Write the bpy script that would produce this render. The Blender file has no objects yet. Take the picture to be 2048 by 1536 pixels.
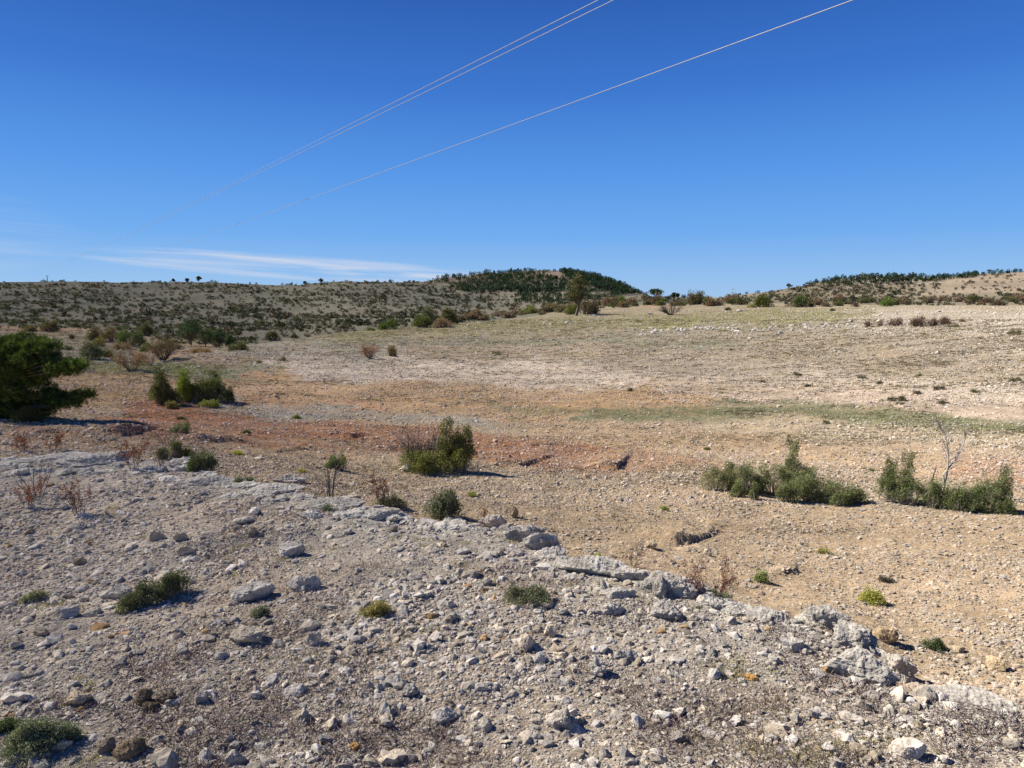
import bpy, math, random
import numpy as np
from mathutils import Vector

SC = bpy.context.scene
COL = SC.collection
PI = math.pi

# ------------------------------------------------------------------ camera
CAM_Z = 1.7
FPX = 1409.0                       # focal length in pixels of the 2048 px wide picture
PITCH = math.atan((768 - 600) / FPX)
cam_d = bpy.data.cameras.new('camera')
cam_d.sensor_width = 36.0
cam_d.lens = 36.0 * FPX / 2048
cam_d.clip_start = 0.05
cam_d.clip_end = 30000
cam = bpy.data.objects.new('camera', cam_d)
COL.objects.link(cam)
cam.location = (0, 0, CAM_Z)
cam.rotation_euler = (PI / 2 - PITCH, 0, 0)
SC.camera = cam

# ------------------------------------------------------------------ sun, sky, exposure
SUN_EL = math.radians(42)
SUN_AZ = math.radians(-76)         # from +Y, clockwise: left of the view, a little ahead
sdir = Vector((math.sin(SUN_AZ) * math.cos(SUN_EL), math.cos(SUN_AZ) * math.cos(SUN_EL), math.sin(SUN_EL)))
sl = bpy.data.lights.new('sun', 'SUN')
sl.energy = 5.0
sl.angle = math.radians(0.53)
sl.color = (1.0, 0.93, 0.83)
so = bpy.data.objects.new('sun', sl)
COL.objects.link(so)
so.rotation_euler = sdir.to_track_quat('Z', 'Y').to_euler()

SC.view_settings.view_transform = 'Standard'
SC.view_settings.look = 'None'
SC.view_settings.exposure = 1.1
SC.view_settings.gamma = 1.0

W = bpy.data.worlds.new('World')
SC.world = W
W.use_nodes = True
nt = W.node_tree
nt.nodes.clear()


def nd(tree, typ, **kw):
    n = tree.nodes.new(typ)
    for k, v in kw.items():
        if k.startswith('i_'):
            key = k[2:]
            key = int(key) if key.isdigit() else key.replace('_', ' ')
            n.inputs[key].default_value = v
        else:
            setattr(n, k, v)
    return n


def mathn(tree, op, a, b=None, clamp=False):
    n = tree.nodes.new('ShaderNodeMath')
    n.operation = op
    n.use_clamp = clamp
    for i, v in enumerate((a, b)):
        if v is None:
            continue
        if isinstance(v, (int, float)):
            n.inputs[i].default_value = v
        else:
            tree.links.new(v, n.inputs[i])
    return n.outputs[0]


def mixc(tree, fac, a, b, mode='MIX'):
    n = tree.nodes.new('ShaderNodeMix')
    n.data_type = 'RGBA'
    n.blend_type = mode
    for idx, v in ((0, fac), (6, a), (7, b)):
        if isinstance(v, (int, float)):
            n.inputs[idx].default_value = v
        elif isinstance(v, tuple):
            n.inputs[idx].default_value = v if len(v) == 4 else v + (1,)
        else:
            tree.links.new(v, n.inputs[idx])
    return n.outputs[2]


def ramp(tree, src, pts):
    n = tree.nodes.new('ShaderNodeValToRGB')
    cr = n.color_ramp
    while len(cr.elements) < len(pts):
        cr.elements.new(0.5)
    for e, (p, c) in zip(cr.elements, pts):
        e.position = p
        e.color = (c, c, c, 1) if isinstance(c, (int, float)) else tuple(c) + (1,)
    tree.links.new(src, n.inputs[0])
    return n.outputs[0]


def build_world():
    L = nt.links
    sky = nd(nt, 'ShaderNodeTexSky', sky_type='NISHITA', sun_disc=False)
    sky.sun_elevation = SUN_EL
    sky.sun_rotation = SUN_AZ % (2 * PI)
    sky.altitude = 1300
    sky.air_density = 1.0
    sky.dust_density = 0.15
    sky.ozone_density = 3.0
    hs = nd(nt, 'ShaderNodeHueSaturation')
    hs.inputs['Hue'].default_value = 0.508
    hs.inputs['Saturation'].default_value = 1.12
    hs.inputs['Value'].default_value = 1.0
    L.new(sky.outputs[0], hs.inputs['Color'])
    tc = nd(nt, 'ShaderNodeTexCoord')
    sep = nd(nt, 'ShaderNodeSeparateXYZ')
    L.new(tc.outputs['Generated'], sep.inputs[0])
    x, y, z = sep.outputs
    # thin cirrus: a stretched noise over azimuth and height of the sky direction
    az = mathn(nt, 'ARCTAN2', x, y)
    comb = nd(nt, 'ShaderNodeCombineXYZ')
    tilt = mathn(nt, 'ADD', z, mathn(nt, 'MULTIPLY', az, 0.055))
    L.new(mathn(nt, 'MULTIPLY', az, 4.0), comb.inputs[0])
    L.new(mathn(nt, 'MULTIPLY', tilt, 75.0), comb.inputs[1])
    n1 = nd(nt, 'ShaderNodeTexNoise', noise_dimensions='3D')
    n1.inputs['Scale'].default_value = 1.0
    n1.inputs['Detail'].default_value = 5.0
    n1.inputs['Roughness'].default_value = 0.55
    n1.inputs['Distortion'].default_value = 0.5
    L.new(comb.outputs[0], n1.inputs[0])
    f = ramp(nt, n1.outputs[0], [(0.40, 0.0), (0.66, 1.0)])
    # bank: centred azimuth -0.28, height 0.045
    d1 = mathn(nt, 'DIVIDE', mathn(nt, 'SUBTRACT', az, -0.27), 0.30)
    d2 = mathn(nt, 'DIVIDE', mathn(nt, 'SUBTRACT', tilt, 0.027), 0.017)
    e = mathn(nt, 'ADD', mathn(nt, 'POWER', mathn(nt, 'ABSOLUTE', d1), 2.5), mathn(nt, 'POWER', mathn(nt, 'ABSOLUTE', d2), 2.0))
    m1 = mathn(nt, 'SUBTRACT', 1.0, e, clamp=True)
    m1 = mathn(nt, 'MULTIPLY', m1, 1.6, clamp=True)
    # faint wisps far left, higher up
    d3 = mathn(nt, 'DIVIDE', mathn(nt, 'SUBTRACT', az, -0.66), 0.13)
    d4 = mathn(nt, 'DIVIDE', mathn(nt, 'SUBTRACT', z, 0.075), 0.05)
    e2 = mathn(nt, 'ADD', mathn(nt, 'POWER', mathn(nt, 'ABSOLUTE', d3), 2.0), mathn(nt, 'POWER', mathn(nt, 'ABSOLUTE', d4), 2.0))
    m2 = mathn(nt, 'MULTIPLY', mathn(nt, 'SUBTRACT', 1.0, e2, clamp=True), 0.25)
    m = mathn(nt, 'MULTIPLY', mathn(nt, 'MAXIMUM', m1, m2), f, clamp=True)
    m = mathn(nt, 'MULTIPLY', m, 0.9)
    # the phone picture shows a deeper, cleaner blue than the plain sky model
    zr = ramp(nt, z, [(0.0, (4.3, 6.8, 10.2)), (0.03, (3.5, 6.3, 10.4)), (0.09, (1.95, 5.0, 10.5)), (0.17, (1.15, 3.8, 9.8)), (0.27, (.55, 2.3, 7.7)), (0.40, (.26, 1.2, 5.0)), (0.55, (.2, .9, 3.9)), (1.0, (.12, .6, 2.8))])
    skyc = mixc(nt, 0.95, hs.outputs[0], zr)
    col = mixc(nt, m, skyc, (8.2, 8.6, 9.9))
    bg = nd(nt, 'ShaderNodeBackground')
    bg.inputs['Strength'].default_value = 0.039
    L.new(col, bg.inputs['Color'])
    out = nd(nt, 'ShaderNodeOutputWorld')
    L.new(bg.outputs[0], out.inputs[0])


build_world()

# ------------------------------------------------------------------ picture geometry helpers
CP, SP = math.cos(PITCH), math.sin(PITCH)


def ray(x, y):
    """azimuth and tangent of the elevation of a sight line"""
    u = (np.asarray(x, float) - 1024) / FPX
    v = (768 - np.asarray(y, float)) / FPX
    fy = CP + v * SP
    fz = -SP + v * CP
    return np.arctan2(u, fy), fz / np.hypot(u, fy)


def az_of_x(x):
    return ray(x, 640)[0]


def project(X, Y, Z):
    Zr = Z - CAM_Z
    fwd = Y * CP - Zr * SP
    up = Y * SP + Zr * CP
    ok = fwd > 0.05
    fwd = np.where(ok, fwd, 1)
    return np.where(ok, 1024 + FPX * X / fwd, -9e3), np.where(ok, 768 - FPX * up / fwd, 9e3), ok


def hash2(ix, iy, seed):
    h = (ix.astype(np.int64) * 374761393 + iy.astype(np.int64) * 668265263 + seed * 1442695041) & 0xffffffff
    h = ((h ^ (h >> 13)) * 1274126177) & 0xffffffff
    h = ((h ^ (h >> 16)) * 2246822519) & 0xffffffff
    return ((h ^ (h >> 15)) & 0xffffff) / float(0xffffff)


def vnoise(x, y, seed=0):
    ix, iy = np.floor(x), np.floor(y)
    fx, fy = x - ix, y - iy
    fx = fx * fx * fx * (fx * (fx * 6 - 15) + 10)
    fy = fy * fy * fy * (fy * (fy * 6 - 15) + 10)
    a = hash2(ix, iy, seed); b = hash2(ix + 1, iy, seed)
    c = hash2(ix, iy + 1, seed); d = hash2(ix + 1, iy + 1, seed)
    return (a + (b - a) * fx) * (1 - fy) + (c + (d - c) * fx) * fy


def fbm(x, y, octv=4, seed=0, gain=0.5):
    s = 0; a = 1.0; t = 0
    for o in range(octv):
        ca, sa = math.cos(o * 0.7 + 0.3), math.sin(o * 0.7 + 0.3)
        s = s + a * (vnoise(x * ca - y * sa, x * sa + y * ca, seed + o * 17) - 0.5)
        t += a; a *= gain; x = x * 2.03; y = y * 2.03
    return s / t * 2


def sstep(a, b, x):
    t = np.clip((x - a) / (b - a), 0, 1)
    return t * t * (3 - 2 * t)


# ------------------------------------------------------------------ terrain as one polar sheet around the viewpoint
A_IN = np.radians(np.arange(-46, 46.01, 0.085))
A_OUT = np.radians(np.arange(47.5, 180.0, 2.5))
AZ = np.concatenate([-A_OUT[::-1], A_IN, A_OUT])
NR = 1010
RR = 0.5 * np.exp(np.linspace(0, math.log(7000 / 0.5), NR))

LEDGE = np.array([(-700, 905), (0, 915), (130, 910), (350, 925), (430, 945), (520, 962), (640, 1000), (720, 1015), (860, 1040),
                  (1000, 1052), (1090, 1085), (1130, 1122), (1200, 1132), (1300, 1152), (1395, 1165), (1450, 1205), (1600, 1235), (1700, 1255),
                  (1780, 1300), (1850, 1372), (1950, 1392), (2048, 1415), (2700, 1500)], float)


def knot(xs, vals):
    return (np.array(xs, float), np.array(vals, float))


def I(x, k):
    return np.interp(x, k[0], k[1])


XP = np.clip(1024 + FPX * np.tan(np.clip(AZ, -1.0, 1.0)) / (CP + 0.09 * SP), -700, 2700)   # nominal picture column of every azimuth


def tan_at(xp, yp):
    return ray(xp, yp)[1]


yl = np.interp(XP, LEDGE[:, 0], LEDGE[:, 1])
RL = CAM_Z / -tan_at(XP, yl)
XF = [-700, 0, 350, 700, 1024, 1400, 1750, 2048, 2700]
dropf = I(XP, knot(XF, [.25, .3, .55, .8, .9, 1.0, 1.0, 1.0, 1.0]))
rows = []          # (r, z) arrays per azimuth
O = np.ones_like(XP)
rows.append((0 * O, 0 * O))
rows.append((RL * 0.6, 0.02 * O))
rows.append((RL, 0.0 * O))
rows.append((RL + 0.25, -0.28 * dropf))
rows.append((RL + 1.0, -0.75 * dropf))
rows.append((RL * 1.75, -1.12 * dropf))


def by_z(r, zs):
    rows.append((r * O, I(XP, knot(XF, zs))))


def by_y(rk, yk):
    r = I(XP, rk)
    rows.append((r, CAM_Z + r * tan_at(XP, I(XP, yk))))


by_z(20.5, [-1.0, -1.1, -1.5, -1.9, -2.0, -1.9, -1.7, -1.4, -1.2])
by_z(38, [-1.6, -2.0, -2.4, -2.6, -2.5, -2.2, -1.7, -1.2, -1.0])
by_y(knot([-700, 0, 300, 400, 560, 1024, 2700], [66, 66, 58, 52, 58, 65, 62]),
     knot([-700, 0, 200, 350, 400, 560, 700, 1024, 1400, 1750, 2048, 2700], [702, 702, 705, 712, 712, 700, 692, 690, 682, 668, 652, 640]))
XC = [-700, 0, 200, 300, 400, 560, 700, 850, 1024, 1152, 1400, 1600, 1750, 2048, 2700]
by_y(knot(XC, [115, 115, 105, 85, 64, 78, 92, 102, 110, 118, 122, 116, 106, 96, 90]),
     knot(XC, [659, 659, 664, 690, 702, 681, 662, 649, 638, 627, 614, 611, 613, 614, 606]))
by_y(knot(XC, [140, 140, 130, 105, 85, 100, 118, 130, 145, 165, 180, 175, 160, 145, 140]),
     knot(XC, [656, 656, 660, 690, 712, 690, 672, 660, 640, 615, 604, 606, 611, 613, 606]))
by_y(knot([-700, 400, 900, 1152, 2700], [185, 185, 190, 240, 230]),
     knot([-700, 0, 200, 450, 600, 850, 1024, 1152, 1300, 1400, 1600, 2048, 2700], [650, 648, 656, 690, 690, 665, 655, 620, 603, 602, 606, 608, 606]))
by_y(knot([-700, 700, 1000, 1300, 1660, 2048, 2700], [300, 310, 420, 320, 340, 330, 330]),
     knot([-700, 0, 300, 600, 860, 1050, 1200, 1300, 1440, 1600, 1800, 1900, 2048, 2700], [610, 608, 612, 618, 610, 603, 601, 600, 600, 594, 590, 586, 581, 572]))
XT = [-700, 0, 130, 300, 450, 560, 640, 700, 800, 860, 900, 960, 1080, 1130, 1180, 1220, 1260, 1285, 1300, 1350, 1440, 1500, 1560, 1620, 1660, 1750, 1850, 1920, 2048, 2700]
by_y(knot(XT, [500, 480, 480, 480, 480, 480, 490, 500, 560, 640, 730, 820, 850, 850, 850, 850, 850, 820, 600, 460, 440, 460, 500, 560, 600, 640, 640, 620, 640, 700]),
     knot(XT, [560, 556, 554, 557, 560, 566, 561, 557, 557, 556, 549, 542, 536, 536, 544, 559, 576, 588, 597, 596, 594, 584, 574, 563, 553, 551, 553, 547, 536, 520]))
rt, zt = rows[-1]
rows.append((rt * 1.25, zt - 0.08 * rt))
rows.append((rt * 1.9, zt * 0.2 - 0.10 * rt))
rows.append((4000 * O, -70 * O))
rows.append((9000 * O, -90 * O))
KR = np.array([r for r, z in rows]); KZ = np.array([z for r, z in rows])
Zg = np.empty((len(AZ), NR))
for i in range(len(AZ)):
    Zg[i] = np.interp(RR, KR[:, i], KZ[:, i])


def smooth_r(Z, n):
    k = np.ones(n) / n
    P = np.pad(Z, ((0, 0), (n // 2, n // 2)), mode='edge')
    c = np.cumsum(np.pad(P, ((0, 0), (1, 0))), axis=1)
    return (c[:, n:] - c[:, :-n]) / n


Zs = smooth_r(smooth_r(smooth_r(Zg, 13), 11), 9)
Zn = smooth_r(Zg, 3)
w_s = sstep(1.3, 1.9, RR[None, :] / RL[:, None])
Zg = Zn * (1 - w_s) + Zs * w_s
GX = np.sin(AZ)[:, None] * RR[None, :]
GY = np.cos(AZ)[:, None] * RR[None, :]
XPg = np.repeat(XP[:, None], NR, 1)
# behind the viewpoint the land levels out
backw = sstep(math.radians(60), math.radians(100), np.abs(AZ))[:, None]
flat = -3.5 * sstep(8, 60, RR)[None, :] + 22 * sstep(200, 900, RR)[None, :]
Zg = Zg * (1 - backw) + flat * backw
rg = RR[None, :]
# broad relief
Zg += fbm(GX / 55, GY / 55, 3, 5) * 2.2 * sstep(150, 330, rg)
Zg += fbm(GX / 16, GY / 16, 3, 9) * 0.45 * sstep(120, 260, rg)
Zg += fbm(GX / 7, GY / 7, 3, 11) * 0.10 * sstep(14, 40, rg) * (1 - 0.4 * sstep(90, 160, rg))
Zg += fbm(GX / 1.6, GY / 1.6, 4, 21) * 0.07 * sstep(1.0, 3.0, rg) * (1 - sstep(300, 900, rg))
Zg += fbm(GX / 0.35, GY / 0.35, 4, 31) * 0.028 * (1 - sstep(40, 90, rg))
# plough-like contour lines on the eroded field
Zg += fbm(GX / 1.4, GY / 0.45, 3, 41) * 0.085 * sstep(18, 26, rg) * (1 - sstep(55, 85, rg)) * sstep(RL[:, None] * 1.5, RL[:, None] * 2, rg)

# little erosion scarps: (polyline in picture, height, length of the bench behind)
SCARPS = [
    ([(165, 853), (205, 866), (238, 872), (275, 864), (315, 858)], 0.11, 1.2),
    ([(60, 868), (110, 862), (160, 872), (215, 888), (250, 900)], 0.06, .7),
    ([(985, 932), (1045, 932), (1078, 922), (1105, 914)], 0.09, 1.2),
    ([(1180, 938), (1235, 938), (1252, 922), (1258, 914)], 0.12, 1.4),
    ([(1290, 1072), (1330, 1084), (1375, 1086), (1410, 1076), (1446, 1064)], 0.085, 0.7),
    ([(1225, 1112), (1280, 1118)], 0.06, 0.6),
    ([(1538, 1150), (1560, 1157), (1590, 1152)], 0.08, 0.4),
    ([(470, 795), (520, 792), (590, 796), (650, 800)], 0.12, 2.5),
    ([(620, 868), (700, 876), (740, 872)], 0.10, 1.4),
    ([(930, 903), (1000, 912), (1070, 908)], 0.06, .8),
    ([(540, 905), (600, 898), (660, 900)], 0.05, .8),
    ([(850, 925), (920, 934), (975, 940)], 0.07, 1.0),
    ([(380, 876), (440, 884), (500, 886)], 0.10, 1.2),
    ([(980, 885), (1060, 893), (1120, 890)], 0.07, 1.2),
    ([(300, 668), (330, 664), (400, 668), (440, 680)], 0.9, 8.0),
]


def surf_r(i, tanv):
    """first range at azimuth index i where the ground rises to the sight line"""
    line = CAM_Z + RR * tanv
    hit = Zg[i] >= line
    hit[RR < 0.9] = False
    j = int(np.argmax(hit))
    return RR[j] if hit[j] else None


_sc = []
for poly, h, Lb in SCARPS:
    azs, rs = [], []
    for (x, y) in poly:
        a, t = ray(x, y)
        i = int(np.argmin(np.abs(AZ - a)))
        r = surf_r(i, float(t))
        if r: azs.append(float(a)); rs.append(r)
    _sc.append((np.array(azs), np.array(rs), h, Lb))
for azs, rs, h, Lb in _sc:
    sel = (AZ >= azs[0] - 0.004) & (AZ <= azs[-1] + 0.004)
    idx = np.where(sel)[0]
    for i in idx:
        rr0 = np.interp(AZ[i], azs, rs)
        rr0 *= 1 + 0.010 * fbm(np.array([AZ[i] * 40]), np.array([h * 70]), 2, 3)[0]
        t = (AZ[i] - azs[0] + 0.004) / (azs[-1] - azs[0] + 0.008)
        wnd = math.sin(PI * min(max(t, 0), 1)) ** .8 * (1 + .5 * fbm(np.array([AZ[i] * 45]), np.array([h * 90]), 3, 8)[0])
        d = RR - rr0
        wdt = 0.0055 * rr0
        Zg[i] += h * wnd * (sstep(-wdt, wdt, d) * np.exp(-np.maximum(d, 0) / Lb) - 0.25 * (1 - sstep(-wdt, wdt, d)) * np.exp(np.minimum(d, 0) / (Lb * 0.35)))


def H(x, y):
    """ground height at world x, y (vectorised bilinear)"""
    x = np.asarray(x, float); y = np.asarray(y, float)
    a = np.arctan2(x, y); r = np.hypot(x, y)
    i = np.clip(np.searchsorted(AZ, a) - 1, 0, len(AZ) - 2)
    fa = np.clip((a - AZ[i]) / (AZ[i + 1] - AZ[i]), 0, 1)
    jr = np.clip(np.log(np.maximum(r, 0.5) / 0.5) / math.log(7000 / 0.5) * (NR - 1), 0, NR - 1.001)
    j = jr.astype(int); fr = jr - j
    return (Zg[i, j] * (1 - fr) + Zg[i, j + 1] * fr) * (1 - fa) + (Zg[i + 1, j] * (1 - fr) + Zg[i + 1, j + 1] * fr) * fa


RMAXC = np.maximum.accumulate((Zg - CAM_Z) / RR[None, :], axis=1)


def hits(x, y):
    """world points where the sight lines through pixels x, y meet the ground; NaN when they miss"""
    x = np.atleast_1d(np.asarray(x, float)); y = np.atleast_1d(np.asarray(y, float))
    a, t = ray(x, y)
    i = np.clip(np.searchsorted(AZ, a), 1, len(AZ) - 1)
    i = np.where(np.abs(AZ[i] - a) < np.abs(AZ[i - 1] - a), i, i - 1)
    r = np.full(len(x), np.nan)
    o = np.argsort(i, kind='stable')
    bounds = np.flatnonzero(np.diff(i[o])) + 1
    j0 = int(np.searchsorted(RR, 0.9))
    for grp in np.split(o, bounds):
        ii = i[grp[0]]
        tanmax = RMAXC[ii, j0:]
        j = np.searchsorted(tanmax, t[grp])
        ok = j < len(tanmax)
        r[grp] = np.where(ok, RR[np.clip(j + j0, 0, NR - 1)], np.nan)
    X = np.sin(a) * r; Y = np.cos(a) * r
    return X, Y, r


def at(x, y):
    X, Y, r = hits(x, y)
    if np.isnan(r[0]):
        # miss: take the crest just below
        for yy in range(int(y), int(y) + 40):
            X, Y, r = hits(x, yy)
            if not np.isnan(r[0]):
                break
    return float(X[0]), float(Y[0]), float(H(X, Y)[0]), float(r[0])


def mpp(X, Y):
    """metres per picture pixel at a place"""
    return (Y * CP + 2.0 * SP) / FPX if Y > 1 else 0.001


# ------------------------------------------------------------------ earth colours (what the soil is, place by place)
def seg_dist(x, y, poly):
    best = np.full(np.shape(x), 1e9)
    for (x0, y0), (x1, y1) in zip(poly[:-1], poly[1:]):
        dx, dy = x1 - x0, y1 - y0
        t = np.clip(((x - x0) * dx + (y - y0) * dy) / (dx * dx + dy * dy + 1e-9), 0, 1)
        best = np.minimum(best, np.hypot(x - x0 - t * dx, y - y0 - t * dy))
    return best


TAN = (0.405, 0.31, 0.205); BEIGE = (0.40, 0.355, 0.30); RED = (0.325, 0.165, 0.092); ORANGE = (0.52, 0.335, 0.18)
GREY = (0.335, 0.315, 0.26); PALE = (0.60, 0.515, 0.42); GREEN = (0.20, 0.205, 0.115); OLIVE = (0.30, 0.275, 0.145)
MEADOW = (0.235, 0.245, 0.135); BROWN = (0.36, 0.24, 0.15)
# (polyline in picture, half width across, squash of y, colour, strength)
ZONES = [
    ([(80, 790), (300, 772), (640, 782), (1000, 800), (1350, 800)], 34, 1, (0.45, 0.30, 0.165), .8),
    ([(700, 700), (1000, 712), (1300, 712), (1500, 700)], 26, 1, (0.40, 0.335, 0.245), .6),
    ([(560, 735), (900, 745), (1200, 752), (1500, 745), (1900, 790), (2200, 830)], 26, 1, PALE, .95),
    ([(1350, 775), (1650, 792), (1850, 812), (2200, 845)], 20, 1, (0.52, 0.42, 0.325), .9),
    ([(1350, 690), (1700, 690), (2300, 720)], 60, 1, (0.335, 0.285, 0.21), .8),
    ([(1900, 680), (2300, 690)], 60, 1, (0.345, 0.29, 0.215), .7),
    ([(470, 690), (620, 700), (760, 700)], 20, 1, (0.36, 0.33, 0.26), .7),
    ([(640, 690), (900, 688), (1200, 682), (1450, 690)], 9, 1, (0.29, 0.28, 0.19), .75),
    ([(700, 668), (950, 655), (1200, 648), (1500, 635), (1750, 632)], 15, 1, OLIVE, .7),
    ([(1290, 655), (1500, 640), (1700, 634)], 7, 1, (0.29, 0.29, 0.13), .7),
    ([(1740, 640), (1900, 635), (2300, 650)], 22, 1, (0.43, 0.375, 0.295), .8),
    ([(120, 700), (240, 715)], 26, 1, (0.27, 0.25, 0.165), .9),
    ([(170, 738), (330, 738), (450, 745), (560, 750)], 14, 1, MEADOW, .85),
    ([(470, 748), (600, 752)], 7, 1, ORANGE, .8),
    ([(480, 780), (560, 775), (700, 790)], 13, 1, (0.56, 0.39, 0.23), .8),
    ([(480, 803), (600, 808), (720, 816)], 10, 1, (0.47, 0.26, 0.145), .7),
    ([(450, 815), (600, 825), (800, 845), (950, 850)], 17, 1, GREY, .9),
    ([(600, 855), (900, 868), (1100, 875), (1400, 885)], 16, 1, (0.44, 0.33, 0.205), .7),
    ([(300, 835), (380, 835), (480, 860), (720, 885), (1000, 905), (1230, 915)], 30, 1, RED, .95),
    ([(310, 825), (370, 828)], 16, 1, (0.36, 0.16, 0.09), .8),
    ([(1220, 912), (1300, 925), (1420, 960)], 16, 1, (0.47, 0.29, 0.16), .8),
    ([(100, 870), (260, 890), (420, 900)], 20, 1, (0.33, 0.19, 0.11), .7),
    ([(480, 905), (700, 915)], 14, 1, (0.44, 0.30, 0.17), .7),
    ([(1180, 826), (1400, 824), (1600, 822), (1760, 832), (1900, 845), (2100, 862)], 15, 1, GREEN, .92),
    ([(1150, 822), (1000, 815)], 7, 1, (0.28, 0.24, 0.13), .6),
    ([(1400, 850), (1700, 858), (2100, 885)], 16, 1, (0.42, 0.36, 0.25), .7),
    ([(1100, 865), (1400, 885), (1700, 915), (2100, 960)], 22, 1, (0.45, 0.325, 0.20), .75),
    ([(850, 965), (1000, 985), (1150, 1010)], 32, 1, (0.44, 0.375, 0.27), .6),
    ([(1250, 985), (1400, 1010), (1560, 1050), (1800, 1075), (2100, 1115)], 14, 1, (0.48, 0.32, 0.18), .7),
    ([(1180, 950), (1500, 965), (1900, 1000)], 16, 1, (0.375, 0.315, 0.225), .6),
    ([(1250, 1050), (1480, 1110), (1800, 1150), (2100, 1220)], 26, 1, (0.39, 0.325, 0.235), .55),
    ([(1950, 935), (2100, 945)], 20, 1, (0.45, 0.25, 0.14), .6),
    ([(0, 652), (120, 655), (200, 660)], 7, 1, (0.43, 0.25, 0.16), .9),
    ([(120, 655), (250, 662)], 8, 1, (0.40, 0.31, 0.2), .7),
    ([(330, 668), (400, 676), (440, 690)], 10, 1, (0.42, 0.30, 0.16), .8),
    ([(240, 690), (300, 700), (380, 705)], 8, 1, BROWN, .7),
    ([(1290, 604), (1340, 604)], 7, 1, (0.45, 0.27, 0.17), .85),
]


def earth_colour(X, Y, Z):
    xp, yp, ok = project(X, Y, Z)
    r = np.hypot(X, Y)
    xp = np.where(ok, xp, np.where(X < 0, -600, 2600)); yp = np.clip(np.where(ok, yp, 1500), 500, 3000)
    fr = sstep(200, 3, r)
    s = 1.0 / np.maximum(r * 0.02, 0.06)
    wx = xp + 90 * fbm(X / 3 + 9, Y / 5, 5, 71, .62) * sstep(2, 12, r)
    wy = yp + 24 * fbm(X / 2.4, Y / 6 + 31, 5, 77, .65) * sstep(2, 12, r)
    C = np.empty(np.shape(X) + (3,))
    base = np.array(TAN); C[...] = base
    stony = np.full(np.shape(X), 0.5)
    # mid distance base
    t = sstep(900, 780, wy)[..., None]
    C = C * (1 - t) + np.array((0.38, 0.295, 0.20)) * t
    t = sstep(720, 650, wy)[..., None]
    C = C * (1 - t) + np.array((0.35, 0.30, 0.2)) * t
    brk = np.clip(1 + 1.1 * fbm(X / 0.8, Y / 0.55, 4, 83, .65) + .5 * fbm(X / 5, Y / 3, 3, 85), .25, 1.35)
    for poly, hw, sq, c, st in ZONES:
        d = seg_dist(wx, wy * 2.2, [(a, b * 2.2) for a, b in poly])
        w = st * (1 - sstep(hw * 1.5, hw * 3.0, d)) * sstep(10, 14, r)
        w = np.clip(w * brk, 0, 1)[..., None]
        C = C * (1 - w) + np.array(c) * w
    # far hills
    far = sstep(150, 185, r)
    hl = np.array((0.205, 0.197, 0.15))
    n = fbm(X / 45, Y / 90, 4, 91)[..., None]
    hill = hl * (1 + 0.35 * n) + np.array((0.02, 0.0, -0.01)) * n
    g = sstep(0.1, 0.5, fbm(X / 35 + 3, Y / 16, 3, 93))[..., None]
    hill = hill * (1 - g * .5) + np.array((0.205, 0.21, 0.145)) * g * .5
    cen = (sstep(700, 900, xp) * sstep(520, 620, r) * (1 - sstep(1290, 1330, xp)))[..., None]
    hill = hill * (1 - cen) + np.array((0.235, 0.19, 0.14)) * (1 + .3 * n) * cen
    rt_ = (sstep(1330, 1420, xp))[..., None]
    hill = hill * (1 - rt_) + np.array((0.25, 0.22, 0.155)) * (1 + .35 * n) * rt_
    op = (sstep(1840, 1940, xp + (yp - 560) * 1.0) * sstep(300, 360, r) * (1 - sstep(600, 640, yp)))[..., None]
    hill = hill * (1 - op * .85) + np.array((0.31, 0.25, 0.19)) * (1 + .4 * n) * op * .85
    pl = (sstep(1640, 1700, xp) * (1 - sstep(1830, 1880, xp)) * (1 - sstep(566, 572, yp)) * sstep(300, 400, r))[..., None]
    hill = hill * (1 - pl * .5) + np.array((0.42, 0.36, 0.31)) * pl * .5
    C = C * (1 - far[..., None]) + hill * far[..., None]
    # shelf in front of the ledge
    a = np.arctan2(X, Y)
    rl = np.interp(a, AZ, RL)
    sh = (1 - sstep(0.98, 1.08, r / rl))[..., None]
    shelf = np.array(BEIGE) * np.ones_like(C)
    k = sstep(0.0, 0.55, fbm(X / 0.9, Y / 0.9, 4, 61))[..., None]
    shelf = shelf * (1 - .35 * k) + np.array((0.36, 0.27, 0.19)) * .35 * k
    edge = (sstep(0.80, 0.97, r / rl))[..., None]
    shelf = shelf * (1 - edge * .6) + np.array((0.44, 0.425, 0.39)) * edge * .6
    C = C * (1 - sh) + shelf * sh
    C = C * (1 + 0.24 * fbm(X / 2.2, Y / 1.2, 5, 81, .6))[..., None]
    return np.clip(C * np.array((.76, .74, .71)), 0.02, 0.8)


# ------------------------------------------------------------------ mesh builders
def np_mesh(name, V, F, mat, C=None, smooth=False):
    V = np.ascontiguousarray(V, dtype=np.float32); F = np.ascontiguousarray(F, dtype=np.int32)
    me = bpy.data.meshes.new(name)
    n, k = F.shape
    me.vertices.add(len(V)); me.vertices.foreach_set('co', V.ravel())
    me.loops.add(n * k); me.loops.foreach_set('vertex_index', F.ravel())
    me.polygons.add(n)
    me.polygons.foreach_set('loop_start', np.arange(0, n * k, k, dtype=np.int32))
    me.update(calc_edges=True)
    if smooth:
        me.shade_smooth()
    else:
        me.shade_flat()
    if C is not None:
        at_ = me.color_attributes.new('col', 'FLOAT_COLOR', 'POINT')
        CC = np.ones((len(V), 4), np.float32); CC[:, :C.shape[1]] = C
        at_.data.foreach_set('color', CC.ravel())
    me.materials.append(mat)
    return me


def link(name, me, parent=None, loc=None):
    o = bpy.data.objects.new(name, me)
    COL.objects.link(o)
    if parent: o.parent = parent
    if loc is not None: o.location = loc
    return o


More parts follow.
